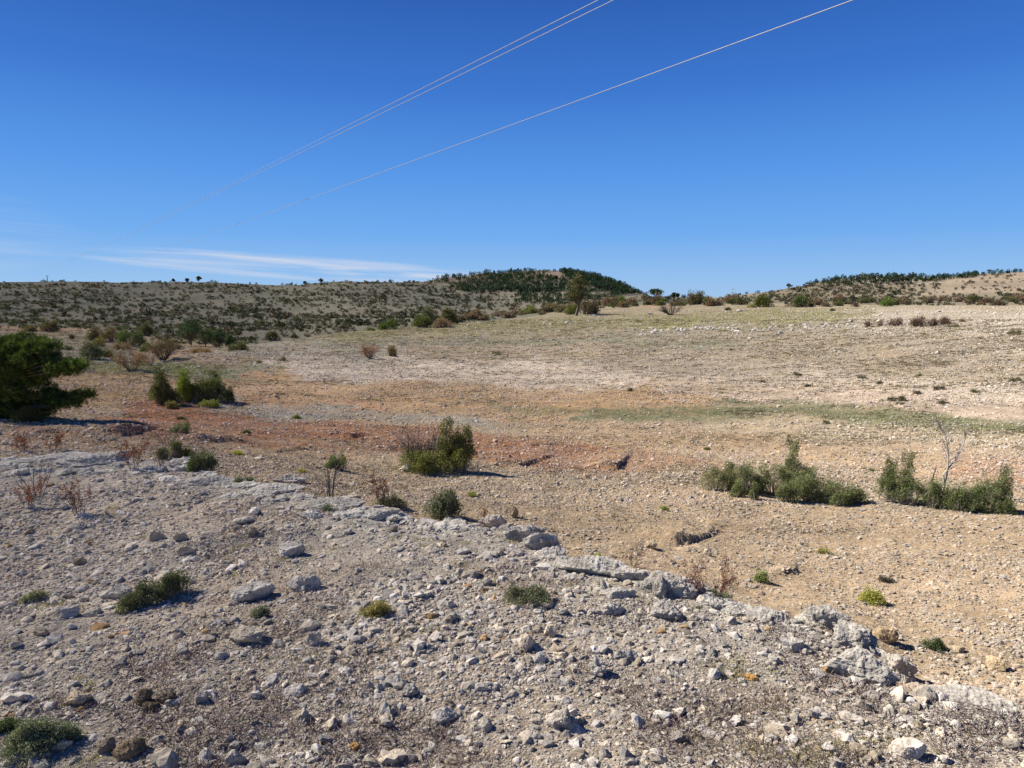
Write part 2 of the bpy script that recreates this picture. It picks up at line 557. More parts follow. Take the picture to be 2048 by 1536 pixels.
def tag(o, label=None, cat=None, group=None, kind=None):
    if label: o['label'] = label
    if cat: o['category'] = cat
    if group: o['group'] = group
    if kind: o['kind'] = kind
    return o


def norm(a):
    return a / np.maximum(np.linalg.norm(a, axis=-1, keepdims=True), 1e-9)


# ------------------------------------------------------------------ materials
def new_mat(name):
    m = bpy.data.materials.new(name)
    m.use_nodes = True
    t = m.node_tree
    t.nodes.clear()
    out = nd(t, 'ShaderNodeOutputMaterial')
    return m, t, out


def noise(t, vec, scale, detail=4, rough=.55):
    n = nd(t, 'ShaderNodeTexNoise')
    n.inputs['Scale'].default_value = scale
    n.inputs['Detail'].default_value = detail
    n.inputs['Roughness'].default_value = rough
    t.links.new(vec, n.inputs['Vector'])
    return n.outputs[0]


def mat_ground():
    m, t, out = new_mat('stony_earth')
    geo = nd(t, 'ShaderNodeNewGeometry')
    P = geo.outputs['Position']
    at_ = nd(t, 'ShaderNodeAttribute', attribute_name='col')
    base = at_.outputs['Color']
    a = ramp(t, noise(t, P, 90, 3), [(0.25, 0.66), (0.75, 1.32)])
    b = ramp(t, noise(t, P, 11, 5, .65), [(0.28, 0.70), (0.72, 1.28)])
    c = ramp(t, noise(t, P, 1.7, 5, .65), [(0.3, 0.80), (0.7, 1.18)])
    d = ramp(t, noise(t, P, 0.16, 5, .6), [(0.3, 0.84), (0.7, 1.15)])
    col = mixc(t, 1.0, base, a, 'MULTIPLY')
    col = mixc(t, 1.0, col, b, 'MULTIPLY')
    col = mixc(t, 1.0, col, c, 'MULTIPLY')
    col = mixc(t, 1.0, col, d, 'MULTIPLY')
    # pale pebbles of three sizes lying in the soil
    bumpsum = None
    for sc, th, st, hgt in ((55, 0.30, 0.42, 0.25), (13, 0.33, 0.42, 0.8), (3.4, 0.26, 0.32, 2.0)):
        v = nd(t, 'ShaderNodeTexVoronoi', feature='F1')
        v.inputs['Scale'].default_value = sc
        v.inputs['Randomness'].default_value = 1.0
        t.links.new(P, v.inputs['Vector'])
        spot = ramp(t, v.outputs['Distance'], [(th, 1.0), (th + 0.12, 0.0)])
        sepc = nd(t, 'ShaderNodeSeparateColor')
        t.links.new(v.outputs['Color'], sepc.inputs[0])
        pick = mathn(t, 'GREATER_THAN', sepc.outputs[0], 0.42)
        f = mathn(t, 'MULTIPLY', mathn(t, 'MULTIPLY', spot, pick), st)
        pale = mixc(t, sepc.outputs[1], (0.32, 0.285, 0.23), (0.54, 0.48, 0.40))
        pale = mixc(t, 0.40, pale, base)
        col = mixc(t, f, col, pale)
        hh = mathn(t, 'MULTIPLY', mathn(t, 'MULTIPLY', spot, pick), hgt)
        bumpsum = hh if bumpsum is None else mathn(t, 'ADD', bumpsum, hh)
    nb = noise(t, P, 30, 6, .7)
    nb2 = noise(t, P, 5, 5, .7)
    hsum = mathn(t, 'ADD', mathn(t, 'ADD', bumpsum, mathn(t, 'MULTIPLY', nb, 0.8)), mathn(t, 'MULTIPLY', nb2, 3.0))
    bp = nd(t, 'ShaderNodeBump')
    bp.inputs['Strength'].default_value = 0.7
    bp.inputs['Distance'].default_value = 0.02
    t.links.new(hsum, bp.inputs['Height'])
    bs = nd(t, 'ShaderNodeBsdfDiffuse')
    bs.inputs['Roughness'].default_value = 0.9
    t.links.new(col, bs.inputs['Color'])
    t.links.new(bp.outputs[0], bs.inputs['Normal'])
    t.links.new(bs.outputs[0], out.inputs[0])
    return m


def mat_stone(name, detail_scale, bump_d, use_attr=True, base=(0.5, .47, .42)):
    m, t, out = new_mat(name)
    tc = nd(t, 'ShaderNodeNewGeometry')
    P = tc.outputs['Position']
    if use_attr:
        at_ = nd(t, 'ShaderNodeAttribute', attribute_name='col')
        col = at_.outputs['Color']
    else:
        rgb = nd(t, 'ShaderNodeRGB'); rgb.outputs[0].default_value = base + (1,)
        col = rgb.outputs[0]
    oi = nd(t, 'ShaderNodeObjectInfo')
    a = ramp(t, noise(t, P, detail_scale, 6, .7), [(0.3, 0.62), (0.7, 1.22)])
    b = ramp(t, noise(t, P, detail_scale * .22, 4, .6), [(0.3, 0.8), (0.7, 1.14)])
    col = mixc(t, 1.0, col, a, 'MULTIPLY')
    col = mixc(t, 1.0, col, b, 'MULTIPLY')
    # rusty lichen and warm stains
    lf = ramp(t, noise(t, P, detail_scale * .35 + 3, 5, .7), [(0.60, 0.0), (0.72, 0.45)])
    col = mixc(t, lf, col, (0.50, 0.39, 0.25))
    rnd = mathn(t, 'ADD', mathn(t, 'MULTIPLY', oi.outputs['Random'], 0.35), 0.82)
    cc = nd(t, 'ShaderNodeCombineColor')
    for k in range(3): t.links.new(rnd, cc.inputs[k])
    col = mixc(t, 1.0, col, cc.outputs[0], 'MULTIPLY')
    bp = nd(t, 'ShaderNodeBump')
    bp.inputs['Strength'].default_value = 0.9
    bp.inputs['Distance'].default_value = bump_d
    vo = nd(t, 'ShaderNodeTexVoronoi', feature='DISTANCE_TO_EDGE')
    vo.inputs['Scale'].default_value = detail_scale * 0.3
    t.links.new(P, vo.inputs['Vector'])
    crack = ramp(t, vo.outputs['Distance'], [(0.0, 0.0), (0.06, 1.0)])
    h = mathn(t, 'ADD', noise(t, P, detail_scale * 1.3, 6, .75), mathn(t, 'MULTIPLY', crack, 0.25))
    t.links.new(h, bp.inputs['Height'])
    bs = nd(t, 'ShaderNodeBsdfDiffuse')
    bs.inputs['Roughness'].default_value = 0.8
    t.links.new(col, bs.inputs['Color'])
    t.links.new(bp.outputs[0], bs.inputs['Normal'])
    t.links.new(bs.outputs[0], out.inputs[0])
    return m


def mat_foliage():
    m, t, out = new_mat('foliage')
    at_ = nd(t, 'ShaderNodeAttribute', attribute_name='col')
    oi = nd(t, 'ShaderNodeObjectInfo')
    rnd = mathn(t, 'ADD', mathn(t, 'MULTIPLY', oi.outputs['Random'], 0.4), 0.8)
    hs = nd(t, 'ShaderNodeHueSaturation')
    t.links.new(at_.outputs['Color'], hs.inputs['Color'])
    t.links.new(rnd, hs.inputs['Value'])
    bs = nd(t, 'ShaderNodeBsdfPrincipled')
    bs.inputs['Roughness'].default_value = 0.75
    bs.inputs['Specular IOR Level'].default_value = 0.08
    t.links.new(hs.outputs[0], bs.inputs['Base Color'])
    tr = nd(t, 'ShaderNodeBsdfTranslucent')
    t.links.new(mixc(t, 1.0, hs.outputs[0], (1.2, 1.25, 0.5), 'MULTIPLY'), tr.inputs['Color'])
    mx = nd(t, 'ShaderNodeMixShader')
    mx.inputs[0].default_value = 0.16
    t.links.new(bs.outputs[0], mx.inputs[1]); t.links.new(tr.outputs[0], mx.inputs[2])
    t.links.new(mx.outputs[0], out.inputs[0])
    return m


def mat_attr(name, rough=.85):
    m, t, out = new_mat(name)
    at_ = nd(t, 'ShaderNodeAttribute', attribute_name='col')
    geo = nd(t, 'ShaderNodeNewGeometry')
    a = ramp(t, noise(t, geo.outputs['Position'], 60, 4), [(0.3, 0.7), (0.7, 1.25)])
    col = mixc(t, 1.0, at_.outputs['Color'], a, 'MULTIPLY')
    bs = nd(t, 'ShaderNodeBsdfPrincipled')
    bs.inputs['Roughness'].default_value = rough
    bs.inputs['Specular IOR Level'].default_value = 0.2
    t.links.new(col, bs.inputs['Base Color'])
    t.links.new(bs.outputs[0], out.inputs[0])
    return m


M_GROUND = mat_ground()
M_GRAVEL = mat_stone('gravel_stone', 45, 0.006)
M_ROCK = mat_stone('weathered_limestone', 24, 0.014)
M_LEAF = mat_foliage()
M_WOOD = mat_attr('bark_and_twigs')
M_METAL = mat_attr('aluminium_cable', 0.35)

# ------------------------------------------------------------------ ground sheet
na, nr = len(AZ), NR
P3 = np.stack([GX, GY, Zg], -1).reshape(-1, 3)
ii, jj = np.meshgrid(np.arange(na), np.arange(nr - 1), indexing='ij')
i2 = (ii + 1) % na
F = np.stack([ii * nr + jj, i2 * nr + jj, i2 * nr + jj + 1, ii * nr + jj + 1], -1).reshape(-1, 4)
F = F[:, ::-1]
Cg = earth_colour(P3[:, 0], P3[:, 1], P3[:, 2])
gm = np_mesh('ground', P3, F, M_GROUND, Cg, smooth=True)
ground = link('ground', gm)
tag(ground, 'stony beige and orange earth of a shallow valley with scrubby limestone hills behind', None, None, 'structure')
# close the little hole under the viewpoint
hole = np_mesh('ground_core', np.concatenate([P3.reshape(na, nr, 3)[:, 0], [[0, 0, float(Zg[:, 0].mean())]]]),
               np.array([[(i + 1) % na, i, na] for i in range(na)]), M_GROUND, np.tile(np.array([BEIGE]), (na + 1, 1)), True)
hc = link('ground', hole)
tag(hc, 'patch of stony ground directly under the viewpoint', None, None, 'structure')


def ground_normal(x, y):
    e = np.maximum(0.03, np.hypot(x, y) * 0.004)
    hx = (H(x + e, y) - H(x - e, y)) / (2 * e); hy = (H(x, y + e) - H(x, y - e)) / (2 * e)
    return norm(np.stack([-hx, -hy, np.ones_like(hx)], -1))


# ------------------------------------------------------------------ stones
def ico(sub):
    t = (1 + 5 ** .5) / 2
    V = [(-1, t, 0), (1, t, 0), (-1, -t, 0), (1, -t, 0), (0, -1, t), (0, 1, t), (0, -1, -t), (0, 1, -t), (t, 0, -1), (t, 0, 1), (-t, 0, -1), (-t, 0, 1)]
    F = [(0, 11, 5), (0, 5, 1), (0, 1, 7), (0, 7, 10), (0, 10, 11), (1, 5, 9), (5, 11, 4), (11, 10, 2), (10, 7, 6), (7, 1, 8),
         (3, 9, 4), (3, 4, 2), (3, 2, 6), (3, 6, 8), (3, 8, 9), (4, 9, 5), (2, 4, 11), (6, 2, 10), (8, 6, 7), (9, 8, 1)]
    V = [np.array(v) / np.linalg.norm(v) for v in V]
    for _ in range(sub):
        cache = {}; G = []

        def mid(a, b):
            k = (min(a, b), max(a, b))
            if k not in cache:
                m = V[a] + V[b]; V.append(m / np.linalg.norm(m)); cache[k] = len(V) - 1
            return cache[k]
        for a, b, c in F:
            ab, bc, ca = mid(a, b), mid(b, c), mid(c, a)
            G += [(a, ab, ca), (b, bc, ab), (c, ca, bc), (ab, bc, ca)]
        F = G
    return np.array(V), np.array(F)


ICO = [ico(k) for k in range(6)]


def n3(v, s, seed):
    x, y, z = v[:, 0] * s + 13.7, v[:, 1] * s + 5.2, v[:, 2] * s + 3.1
    return (vnoise(x + z * .31, y, seed) + vnoise(y + x * .27, z, seed + 1) + vnoise(z - y * .23, x, seed + 2) - 1.5) * 1.25


def rock_shape(seed, sub=3, nplanes=13, rough=.05, karst=0.0):
    """a blocky stone: a ball cut by random planes, then worn and pitted"""
    rng = np.random.default_rng(seed)
    U, F = ICO[sub]
    N = norm(rng.normal(size=(nplanes, 3)))
    d = rng.uniform(.62, 1.0, nplanes)
    dots = U @ N.T
    rad = np.where(dots > 0.12, d[None] / np.maximum(dots, .12), 9).min(1)
    rad = np.minimum(rad, 1.15)
    V = U * rad[:, None]
    if sub >= 2:
        V = V * (1 + rough * n3(U, 3.0, seed) + rough * .7 * n3(U, 7.0, seed + 7))[:, None]
        if sub >= 3:
            V = V * (1 + rough * .5 * n3(U, 15.0, seed + 9))[:, None]
        if karst:
            q = n3(U, 5.0, seed + 21); V = V * (1 - karst * np.clip(np.abs(q) * -4 + 1, 0, 1))[:, None]
            q = n3(U, 11.0, seed + 25); V = V * (1 - karst * .5 * np.clip(np.abs(q) * -4 + 1, 0, 1))[:, None]
    else:
        V = V * (1 + .12 * rng.normal(size=len(V)))[:, None]
    return V, F


def rand_rot(n, rng, tilt=.5):
    """rotation matrices: spin about z, then a lean"""
    a = rng.uniform(0, 2 * PI, n); b = rng.normal(0, tilt, n); c = rng.normal(0, tilt, n)
    Z = np.zeros(n); O1 = np.ones(n)
    Rz = np.stack([np.cos(a), -np.sin(a), Z, np.sin(a), np.cos(a), Z, Z, Z, O1], -1).reshape(n, 3, 3)
    Rx = np.stack([O1, Z, Z, Z, np.cos(b), -np.sin(b), Z, np.sin(b), np.cos(b)], -1).reshape(n, 3, 3)
    Ry = np.stack([np.cos(c), Z, np.sin(c), Z, O1, Z, -np.sin(c), Z, np.cos(c)], -1).reshape(n, 3, 3)
    return Rx @ Ry @ Rz


def scatter_mesh(name, protos, pid, pos, rot, scl, col, mat):
    """many small shapes joined in one mesh"""
    VV, FF, CC = [], [], []
    off = 0
    for k, (V, F) in enumerate(protos):
        s = np.where(pid == k)[0]
        if not len(s): continue
        v = V[None] * scl[s][:, None, :]
        v = np.einsum('nij,nkj->nki', rot[s], v) + pos[s][:, None, :]
        VV.append(v.reshape(-1, 3))
        f = F[None] + (np.arange(len(s)) * len(V))[:, None, None] + off
        FF.append(f.reshape(-1, F.shape[1]))
        CC.append(np.repeat(col[s], len(V), 0))
        off += len(s) * len(V)
    return np_mesh(name, np.concatenate(VV), np.concatenate(FF), mat, np.concatenate(CC))


def stone_colour(X, Y, rng, shelf):
    g = earth_colour(X, Y, H(X, Y))
    n = len(X)
    grey = np.array((0.61, 0.58, 0.535)); warm = np.array((0.57, 0.48, 0.355))
    t = rng.uniform(0, 1, n)[:, None] ** 1.5
    pale = grey * (1 - t) + warm * t
    k = np.where(shelf, .22, .42)[:, None]
    c = pale * (1 - k) + np.minimum(g * 1.35, .8) * k
    o = rng.uniform(size=n) < np.where(shelf, .009, .005)
    c[o] = np.array((0.46, 0.30, 0.15))
    dk = rng.uniform(size=n) < .10
    c[dk] *= .72
    return np.clip(c * rng.uniform(.62, 1.25, n)[:, None], 0, .85)


PS = [rock_shape(100 + k, 1, 9) for k in range(14)]
PS0 = [rock_shape(200 + k, 0, 7) for k in range(12)]


def sample_pixels(n, x0, x1, y0, y1, rng):
    x = rng.uniform(x0, x1, n); y = rng.uniform(y0, y1, n)
    X, Y, r = hits(x, y)
    ok = ~np.isnan(r)
    # small random slide so that points do not line up on the sheet's rings
    j = rng.uniform(-.5, .5, n) * .01
    X = X * (1 + j); Y = Y * (1 + j)
    return X[ok], Y[ok], r[ok] * (1 + j[ok]), x[ok], y[ok]


def make_gravel():
    rng = np.random.default_rng(7)
    # near stones, evenly spread over the ground that can be seen from around here
    Xa, Ya, ra, xa, ya = sample_pixels(235000, -350, 2400, 905, 1900, rng)
    rl = np.interp(np.arctan2(Xa, Ya), AZ, RL)
    shelf = ra < rl * 1.02
    # the left of the shelf is sandier
    dens = np.where(shelf, 1.0, .95)
    patch = fbm(Xa / 0.55, Ya / 0.55, 3, 301)
    dens *= np.clip(.85 + patch * 1.3, .25, 1)
    keep = rng.uniform(size=len(Xa)) < dens
    Xa, Ya, ra, shelf = Xa[keep], Ya[keep], ra[keep], shelf[keep]
    n = len(Xa)
    u = rng.uniform(size=n)
    base = np.where(shelf, np.where(Xa < -.9, 1.55, 1.8), 1.4) * ra / FPX * np.exp(.45 * fbm(Xa / .8, Ya / .8, 3, 305))
    left = shelf & (Xa < -0.9 + 0.0 * Ya)
    size = base * (u ** (-1 / np.where(left, 2.9, 2.45)))
    size = np.minimum(size, np.where(shelf, .038, .028) * rng.uniform(.5, 1.2, n))
    size = np.maximum(size, .0035)
    flat = rng.uniform(.38, .75, n)
    scl = np.stack([size * rng.uniform(.75, 1.35, n), size * rng.uniform(.65, 1.1, n), size * flat], -1)
    pos = np.stack([Xa, Ya, H(Xa, Ya) + size * flat * rng.uniform(-.35, .5, n)], -1)
    big = size * FPX / ra > 4.5
    col = stone_colour(Xa, Ya, rng, shelf)
    rot = rand_rot(n, rng, .35)
    protos = PS + PS0
    pid = np.where(big, rng.integers(0, len(PS), n), len(PS) + rng.integers(0, len(PS0), n))
    me = scatter_mesh('gravel', protos, pid, pos, rot, scl, col, M_GRAVEL)
    g = link('gravel', me)
    tag(g, 'loose pale limestone gravel strewn over the near stony shelf and slope', None, None, 'stuff')
    # field stones further out
    Xa, Ya, ra, xa, ya = sample_pixels(190000, -250, 2300, 612, 1010, rng)
    rl = np.interp(np.arctan2(Xa, Ya), AZ, RL)
    band = sstep(.0, .5, fbm(Xa / 2.5, Ya / 3.5, 3, 311) + .35)
    dens = .30 + .55 * band
    dens = np.where((ya > 812) & (ya < 845) & (xa > 1180), dens * .25, dens)
    dens = np.where((ya < 690) & (xa < 700), dens * .35, dens)
    dens = np.where((ya < 700) & (xa > 700), dens * .8, dens)
    keep = (rng.uniform(size=len(Xa)) < dens) & (ra > rl * 1.03) & (ra < 125)
    Xa, Ya, ra, xa, ya = (q[keep] for q in (Xa, Ya, ra, xa, ya))
    n = len(Xa)
    u = rng.uniform(size=n)
    size = 1.0 * ra / FPX * (u ** (-1 / 3.2))
    size = np.clip(size, .010, np.where(ra > 45, .11, np.where(ra > 20, .06, .045)) * rng.uniform(.6, 1.3, n))
    scl = np.stack([size * rng.uniform(.8, 1.3, n), size * rng.uniform(.7, 1.1, n), size * rng.uniform(.5, .8, n)], -1)
    pos = np.stack([Xa, Ya, H(Xa, Ya) + size * rng.uniform(-.1, .35, n)], -1)
    col = stone_colour(Xa, Ya, rng, np.zeros(n, bool))
    top = (ya < 672) & (xa > 900)
    col[top] = np.clip(col[top] * .5 + np.array((.62, .58, .51)) * .5, 0, .85)
    me = scatter_mesh('field_gravel', PS0, rng.integers(0, len(PS0), n), pos, rand_rot(n, rng, .35), scl, col, M_GRAVEL)
    g = link('field_gravel', me)
    tag(g, 'small stones scattered thickly over the eroded field below the ledge', None, None, 'stuff')


make_gravel()

# ---- single rocks
ROCK_PROTO = [np_mesh('rock_%d' % k, *rock_shape(400 + k, 3, 12, .06), M_ROCK,
                      np.tile(np.array([[.46, .42, .355]]) if k % 3 else np.array([[.43, .40, .35]]), (len(ICO[3][0]), 1)), smooth=False) for k in range(12)]


def rock(x, y, w, h, label, cat='rock', col=(.50, .475, .43), seed=0, karst=0.0, depth=.75, name='rock', yaw=None, group=None, planes=12, sink=.30, lean=0.0):
    """x, y: middle of the foot in the picture; w, h: size there"""
    X, Y, Z, r = at(x, y)
    s = mpp(X, Y)
    W_, H_ = w * s * .5, h * s * (.5 if h < w * 1.2 else .5)
    V, F = rock_shape(1000 + seed, 5 if karst > .03 else 4, planes, .06, 0)
    U_ = norm(V)
    V = V * np.array([W_ * 1.05, max(W_, H_) * depth, H_ * 1.15])
    kk = 1 if karst > .03 else .45
    q1 = n3(V, 2.2 / H_, seed + 2); q2 = n3(V, 6.0 / H_, seed + 4); q3 = n3(V, .10 / H_ * 120, seed + 6)
    V = V + U_ * (H_ * kk * (.17 * q1 + .06 * q2 + .022 * q3 - .08 * np.clip(1 - np.abs(q2) * 6, 0, 1)))[:, None]
    if lean:
        c_, s_ = math.cos(lean), math.sin(lean)
        V = V @ np.array([[c_, 0, -s_], [0, 1, 0], [s_, 0, c_]])
    V[:, 2] -= V[:, 2].min() * (1 - sink)
    n = fbm(V[:, 0] * 9 / max(W_ * 4, .2), V[:, 1] * 9 / max(W_ * 4, .2), 3, seed + 3)[:, None]
    C = np.array(col)[None] * np.array([[.93, .89, .84]]) * (1 + .22 * n)
    me = np_mesh(name, V, F, M_ROCK, C, smooth=False)
    o = link(name, me, None, (X, Y + W_ * depth * .5, float(H(X, Y + W_ * depth * .5)) - .01))
    o.rotation_euler = (0, 0, yaw if yaw is not None else -math.atan2(X, Y) + (seed % 7 - 3) * .06)
    tag(o, label, cat, group)
    return o


GREYR = (.50, .485, .455); WARM = (.54, .46, .34); BR = (.42, .33, .22); OCH = (.60, .36, .13)
ROCKS = [
    (502, 1202, 76, 46, 'large grey boulder with flat tilted top, shaded on its right side', GREYR, 1, .0),
    (228, 1198, 50, 28, 'low two-humped grey rock left of the dark green prostrate juniper', GREYR, 2, 0),
    (308, 1082, 36, 30, 'pale flat-topped rock uphill of the dark green prostrate juniper', (.50, .44, .36), 3, 0),
    (150, 1062, 34, 16, 'smooth rounded pale stone at the foot of the red leaved twigs', (.55, .51, .45), 4, 0),
    (358, 1084, 26, 20, 'pointed brownish stone right of the pale flat-topped rock', (.42, .37, .3), 5, 0),
    (507, 1078, 20, 26, 'upright brown stone casting a small black shadow on gravel', (.40, .34, .26), 6, 0),
    (578, 1116, 58, 32, 'pale sloping rock with a nearly black right face', GREYR, 7, 0),
    (605, 1186, 62, 38, 'broken grey boulder directly right of the largest shelf boulder', GREYR, 8, .05),
    (370, 1112, 32, 22, 'wedge shaped stone below the pointed brownish stone', (.46, .42, .34), 9, 0),
    (158, 1134, 26, 16, 'dark lumpy stone alone on the sandy left gravel', (.34, .29, .23), 10, 0),
    (128, 1236, 44, 26, 'grey stone in the sandy gravel below the small grey cushion plant', GREYR, 11, 0),
    (182, 1234, 34, 22, 'squat grey stone beside another on the sandy left gravel', (.44, .42, .38), 12, 0),
    (157, 1412, 46, 32, 'long pale stone lying on the sandy lower left slope', WARM, 13, 0),
    (606, 1448, 34, 34, 'blocky pale rock with square front in the lower gravel', (.52, .48, .4), 14, 0),
    (398, 1406, 30, 30, 'pyramid shaped pale stone right of the dark earth clods', (.5, .46, .4), 15, 0),
    (214, 1512, 32, 36, 'dark pointed stone by the lower left grey shrub', (.30, .26, .21), 16, 0),
    (467, 1534, 40, 36, 'pale rock cut by the bottom edge left of the orange stone', (.5, .48, .43), 17, 0),
    (709, 1504, 20, 24, 'round bright orange stone near the bottom edge', OCH, 18, 0),
    (252, 1268, 22, 9, 'thin flat orange stone on the sandy left gravel', (.58, .38, .2), 19, 0),
    (626, 1292, 32, 32, 'angular stone standing on edge in the middle of the shelf', (.5, .46, .4), 20, 0),
    (490, 1292, 66, 36, 'broad pale slab of rock beside dry purple scrub', (.54, .49, .41), 21, 0),
    (588, 1402, 48, 30, 'split grey rock above the square fronted pale rock', GREYR, 22, 0),
    (792, 1374, 42, 26, 'grey pitted rock among dry purple scrub', (.4, .39, .37), 23, .04),
    (818, 1395, 40, 30, 'cracked grey rock just below the grey pitted rock', (.42, .41, .38), 24, .05),
    (886, 1450, 50, 30, 'rounded grey boulder near the bottom in the middle', GREYR, 25, 0),
    (962, 1466, 42, 34, 'pale lumpy rock right of the rounded grey boulder', (.53, .5, .43), 26, 0),
    (1055, 1300, 32, 46, 'tall pale egg shaped stone tilted left in purple scrub', (.55, .50, .42), 27, 0),
    (1100, 1276, 32, 30, 'creamy rounded stone right above the tall egg shaped one', (.58, .52, .42), 28, 0),
    (1078, 1334, 30, 26, 'rounded grey stone right below the tall egg shaped one', GREYR, 29, 0),
    (1196, 1356, 42, 36, 'grey rough stone with rusty specks in the lower middle', GREYR, 30, .05),
    (1252, 1326, 44, 34, 'leaning blue grey rock in the lower middle gravel', (.42, .425, .42), 31, .04),
    (1128, 1462, 56, 52, 'big pale rock near the bottom just right of centre', (.53, .5, .45), 32, .04),
    (1356, 1488, 40, 26, 'dark topped stone near the bottom edge', (.42, .4, .36), 33, 0),
    (1226, 1228, 44, 26, 'grey knobbly rock left of the hollowed grey rock', GREYR, 34, .05),
    (1332, 1240, 66, 38, 'hollowed grey rock with a black cavity under its right end', GREYR, 35, .08),
    (1464, 1250, 26, 20, 'smooth white grey stone near the cliff lip', (.58, .56, .52), 36, 0),
    (1326, 1262, 18, 14, 'small creamy round stone below the hollowed grey rock', (.6, .52, .38), 37, 0),
    (1586, 1308, 48, 38, 'domed grey boulder with a black shadow right of it', (.47, .455, .425), 38, .03),
    (1501, 1362, 30, 14, 'flat bright ochre yellow stone on the right of the shelf', OCH, 39, 0),
    (1636, 1360, 30, 22, 'grey stone between the ochre yellow stone and the big slab', GREYR, 40, 0),
    (1776, 1288, 44, 40, 'brown square boulder fallen behind the cliff lip', (.50, .40, .27), 41, .03),
    (1838, 1392, 40, 24, 'low tan rock beyond the end of the cliff', (.52, .45, .36), 42, 0),
    (1820, 1520, 66, 50, 'pale boulder in the bottom right corner area', (.56, .52, .46), 43, 0),
    (1702, 1490, 34, 24, 'smooth pale stone left of the bottom right boulder', (.56, .53, .48), 44, 0),
    (1995, 1340, 40, 30, 'tan boulder with a dark right side far right on the slope', (.52, .43, .3), 45, 0),
    (1920, 1305, 26, 16, 'tan stone left of the far right tan boulder', (.52, .44, .32), 46, 0),
    (1545, 1485, 36, 22, 'grey stone among grass tufts at the lower right', GREYR, 47, 0),
    (1026, 1034, 20, 26, 'tall brown stone standing upright past the cliff lip', BR, 48, 0),
    (1012, 1066, 34, 24, 'rounded grey boulder sitting on the cliff lip', (.46, .44, .41), 49, 0),
    (1303, 1098, 26, 18, 'cream coloured square block below the dark gully', (.58, .5, .36), 50, 0),
    (1173, 956, 16, 14, 'pale stone at the foot of the red earth step', (.56, .46, .32), 51, 0),
    (1414, 1112, 18, 14, 'pale pointed stone right of the cream coloured block', (.56, .5, .4), 52, 0),
    (814, 943, 24, 14, 'small white stones at the left foot of the main juniper', (.6, .57, .5), 53, 0),
    (1299, 629, 9, 5, 'white boulder alone on the far grassy crest left of the bare bush', (.72, .7, .66), 54, 0),
    (1480, 624, 12, 5, 'wide white boulder on the far grassy crest', (.72, .7, .66), 55, 0),
    (862, 1108, 40, 20, 'pale flat rock below the round grey green shrub', (.56, .52, .45), 56, 0),
    (480, 1050, 46, 20, 'pale slab flush with gravel below the bedrock lip', (.55, .52, .46), 57, 0),
    (700, 1000, 40, 12, 'small dark edged bedrock slab behind the red twig', (.48, .46, .42), 58, 0),
]
for (x, y, w, h, lab, c, sd, ka) in ROCKS:
    rock(x, y, w * .92, h * .88, lab, 'rock', c, sd, ka, sink=.40)

OUT = [
    (80, 925, 130, 16, 'low bedrock outcrop at the far left of the lip', 1, .05),
    (185, 926, 120, 22, 'smooth pale bedrock hump behind the leftmost bare twigs', 2, .04),
    (375, 940, 90, 30, 'rounded bedrock hump with twisted juniper growing behind', 3, .07),
    (300, 946, 50, 18, 'small bedrock hump beside the red leaved twig', 4, .06),
    (410, 972, 100, 18, 'flat pale bedrock sheet below the rounded hump', 5, .06),
    (548, 984, 110, 18, 'long flat bedrock sheet in the middle left of the lip', 6, .07),
    (575, 966, 60, 20, 'pitted bedrock step with dark hollows', 7, .10),
    (660, 1012, 110, 18, 'bedrock sheet at the foot of the tall bare stems', 8, .06),
    (760, 1036, 80, 20, 'rough bedrock left of the round grey green shrub', 9, .08),
    (985, 1055, 50, 26, 'pitted bedrock knob behind the rounded boulder', 10, .1),
    (1050, 1084, 70, 26, 'left shoulder of the jagged crag, pale on top', 24, .12),
    (1082, 1100, 62, 36, 'jagged bedrock crag with a steep black right face', 11, .14),
    (1104, 1120, 48, 32, 'lower right step of the jagged crag', 25, .14),
    (1126, 1136, 36, 20, 'last dark knob at the right foot of the jagged crag', 26, .14),
    (1185, 1148, 120, 26, 'pitted bedrock edge right of the jagged crag', 12, .12),
    (1262, 1166, 70, 26, 'bedrock slab with a dark slot under it', 13, .09),
    (1350, 1192, 96, 46, 'square bedrock block with hollow right face by the red shrub', 14, .11),
    (1318, 1196, 24, 46, 'narrow upright bedrock fin leaning against the square block', 15, .06),
    (1430, 1216, 70, 22, 'low bedrock edge below the red shrub', 16, .08),
    (1540, 1244, 90, 20, 'low bedrock edge right of the red shrub', 17, .08),
    (1655, 1262, 92, 46, 'domed bedrock hump with deep vertical cracks', 18, .09),
    (1712, 1300, 84, 52, 'craggy bedrock with black fissures behind the big slab', 19, .13),
    (1730, 1362, 126, 62, 'big smooth grey slab with an orange patch on top', 20, .04),
    (1806, 1364, 72, 54, 'stepped grey bedrock at the right end of the big slab', 21, .10),
    (1950, 1410, 150, 24, 'long pale bedrock lip at the right edge of the shelf', 22, .05),
    (1240, 1200, 60, 22, 'buried bedrock hump left of the upright fin', 23, .08),
]
for k, (x, y, w, h, lab, sd, ka) in enumerate(OUT):
    if x < 770: h = h * .8
    rock(x, y, w, h, lab, 'rock outcrop', (.50, .485, .45), 500 + sd, ka, depth=.6, name='bedrock_outcrop', planes=9, sink=.58 if x < 770 else .46,
         group='limestone bedrock along the lip of the shelf')

BOULDERS = [np_mesh('pale_boulder', *rock_shape(450 + k, 3, 11, .06), M_ROCK, np.tile(np.array([[.58, .54, .46]]), (len(ICO[3][0]), 1))) for k in range(4)]

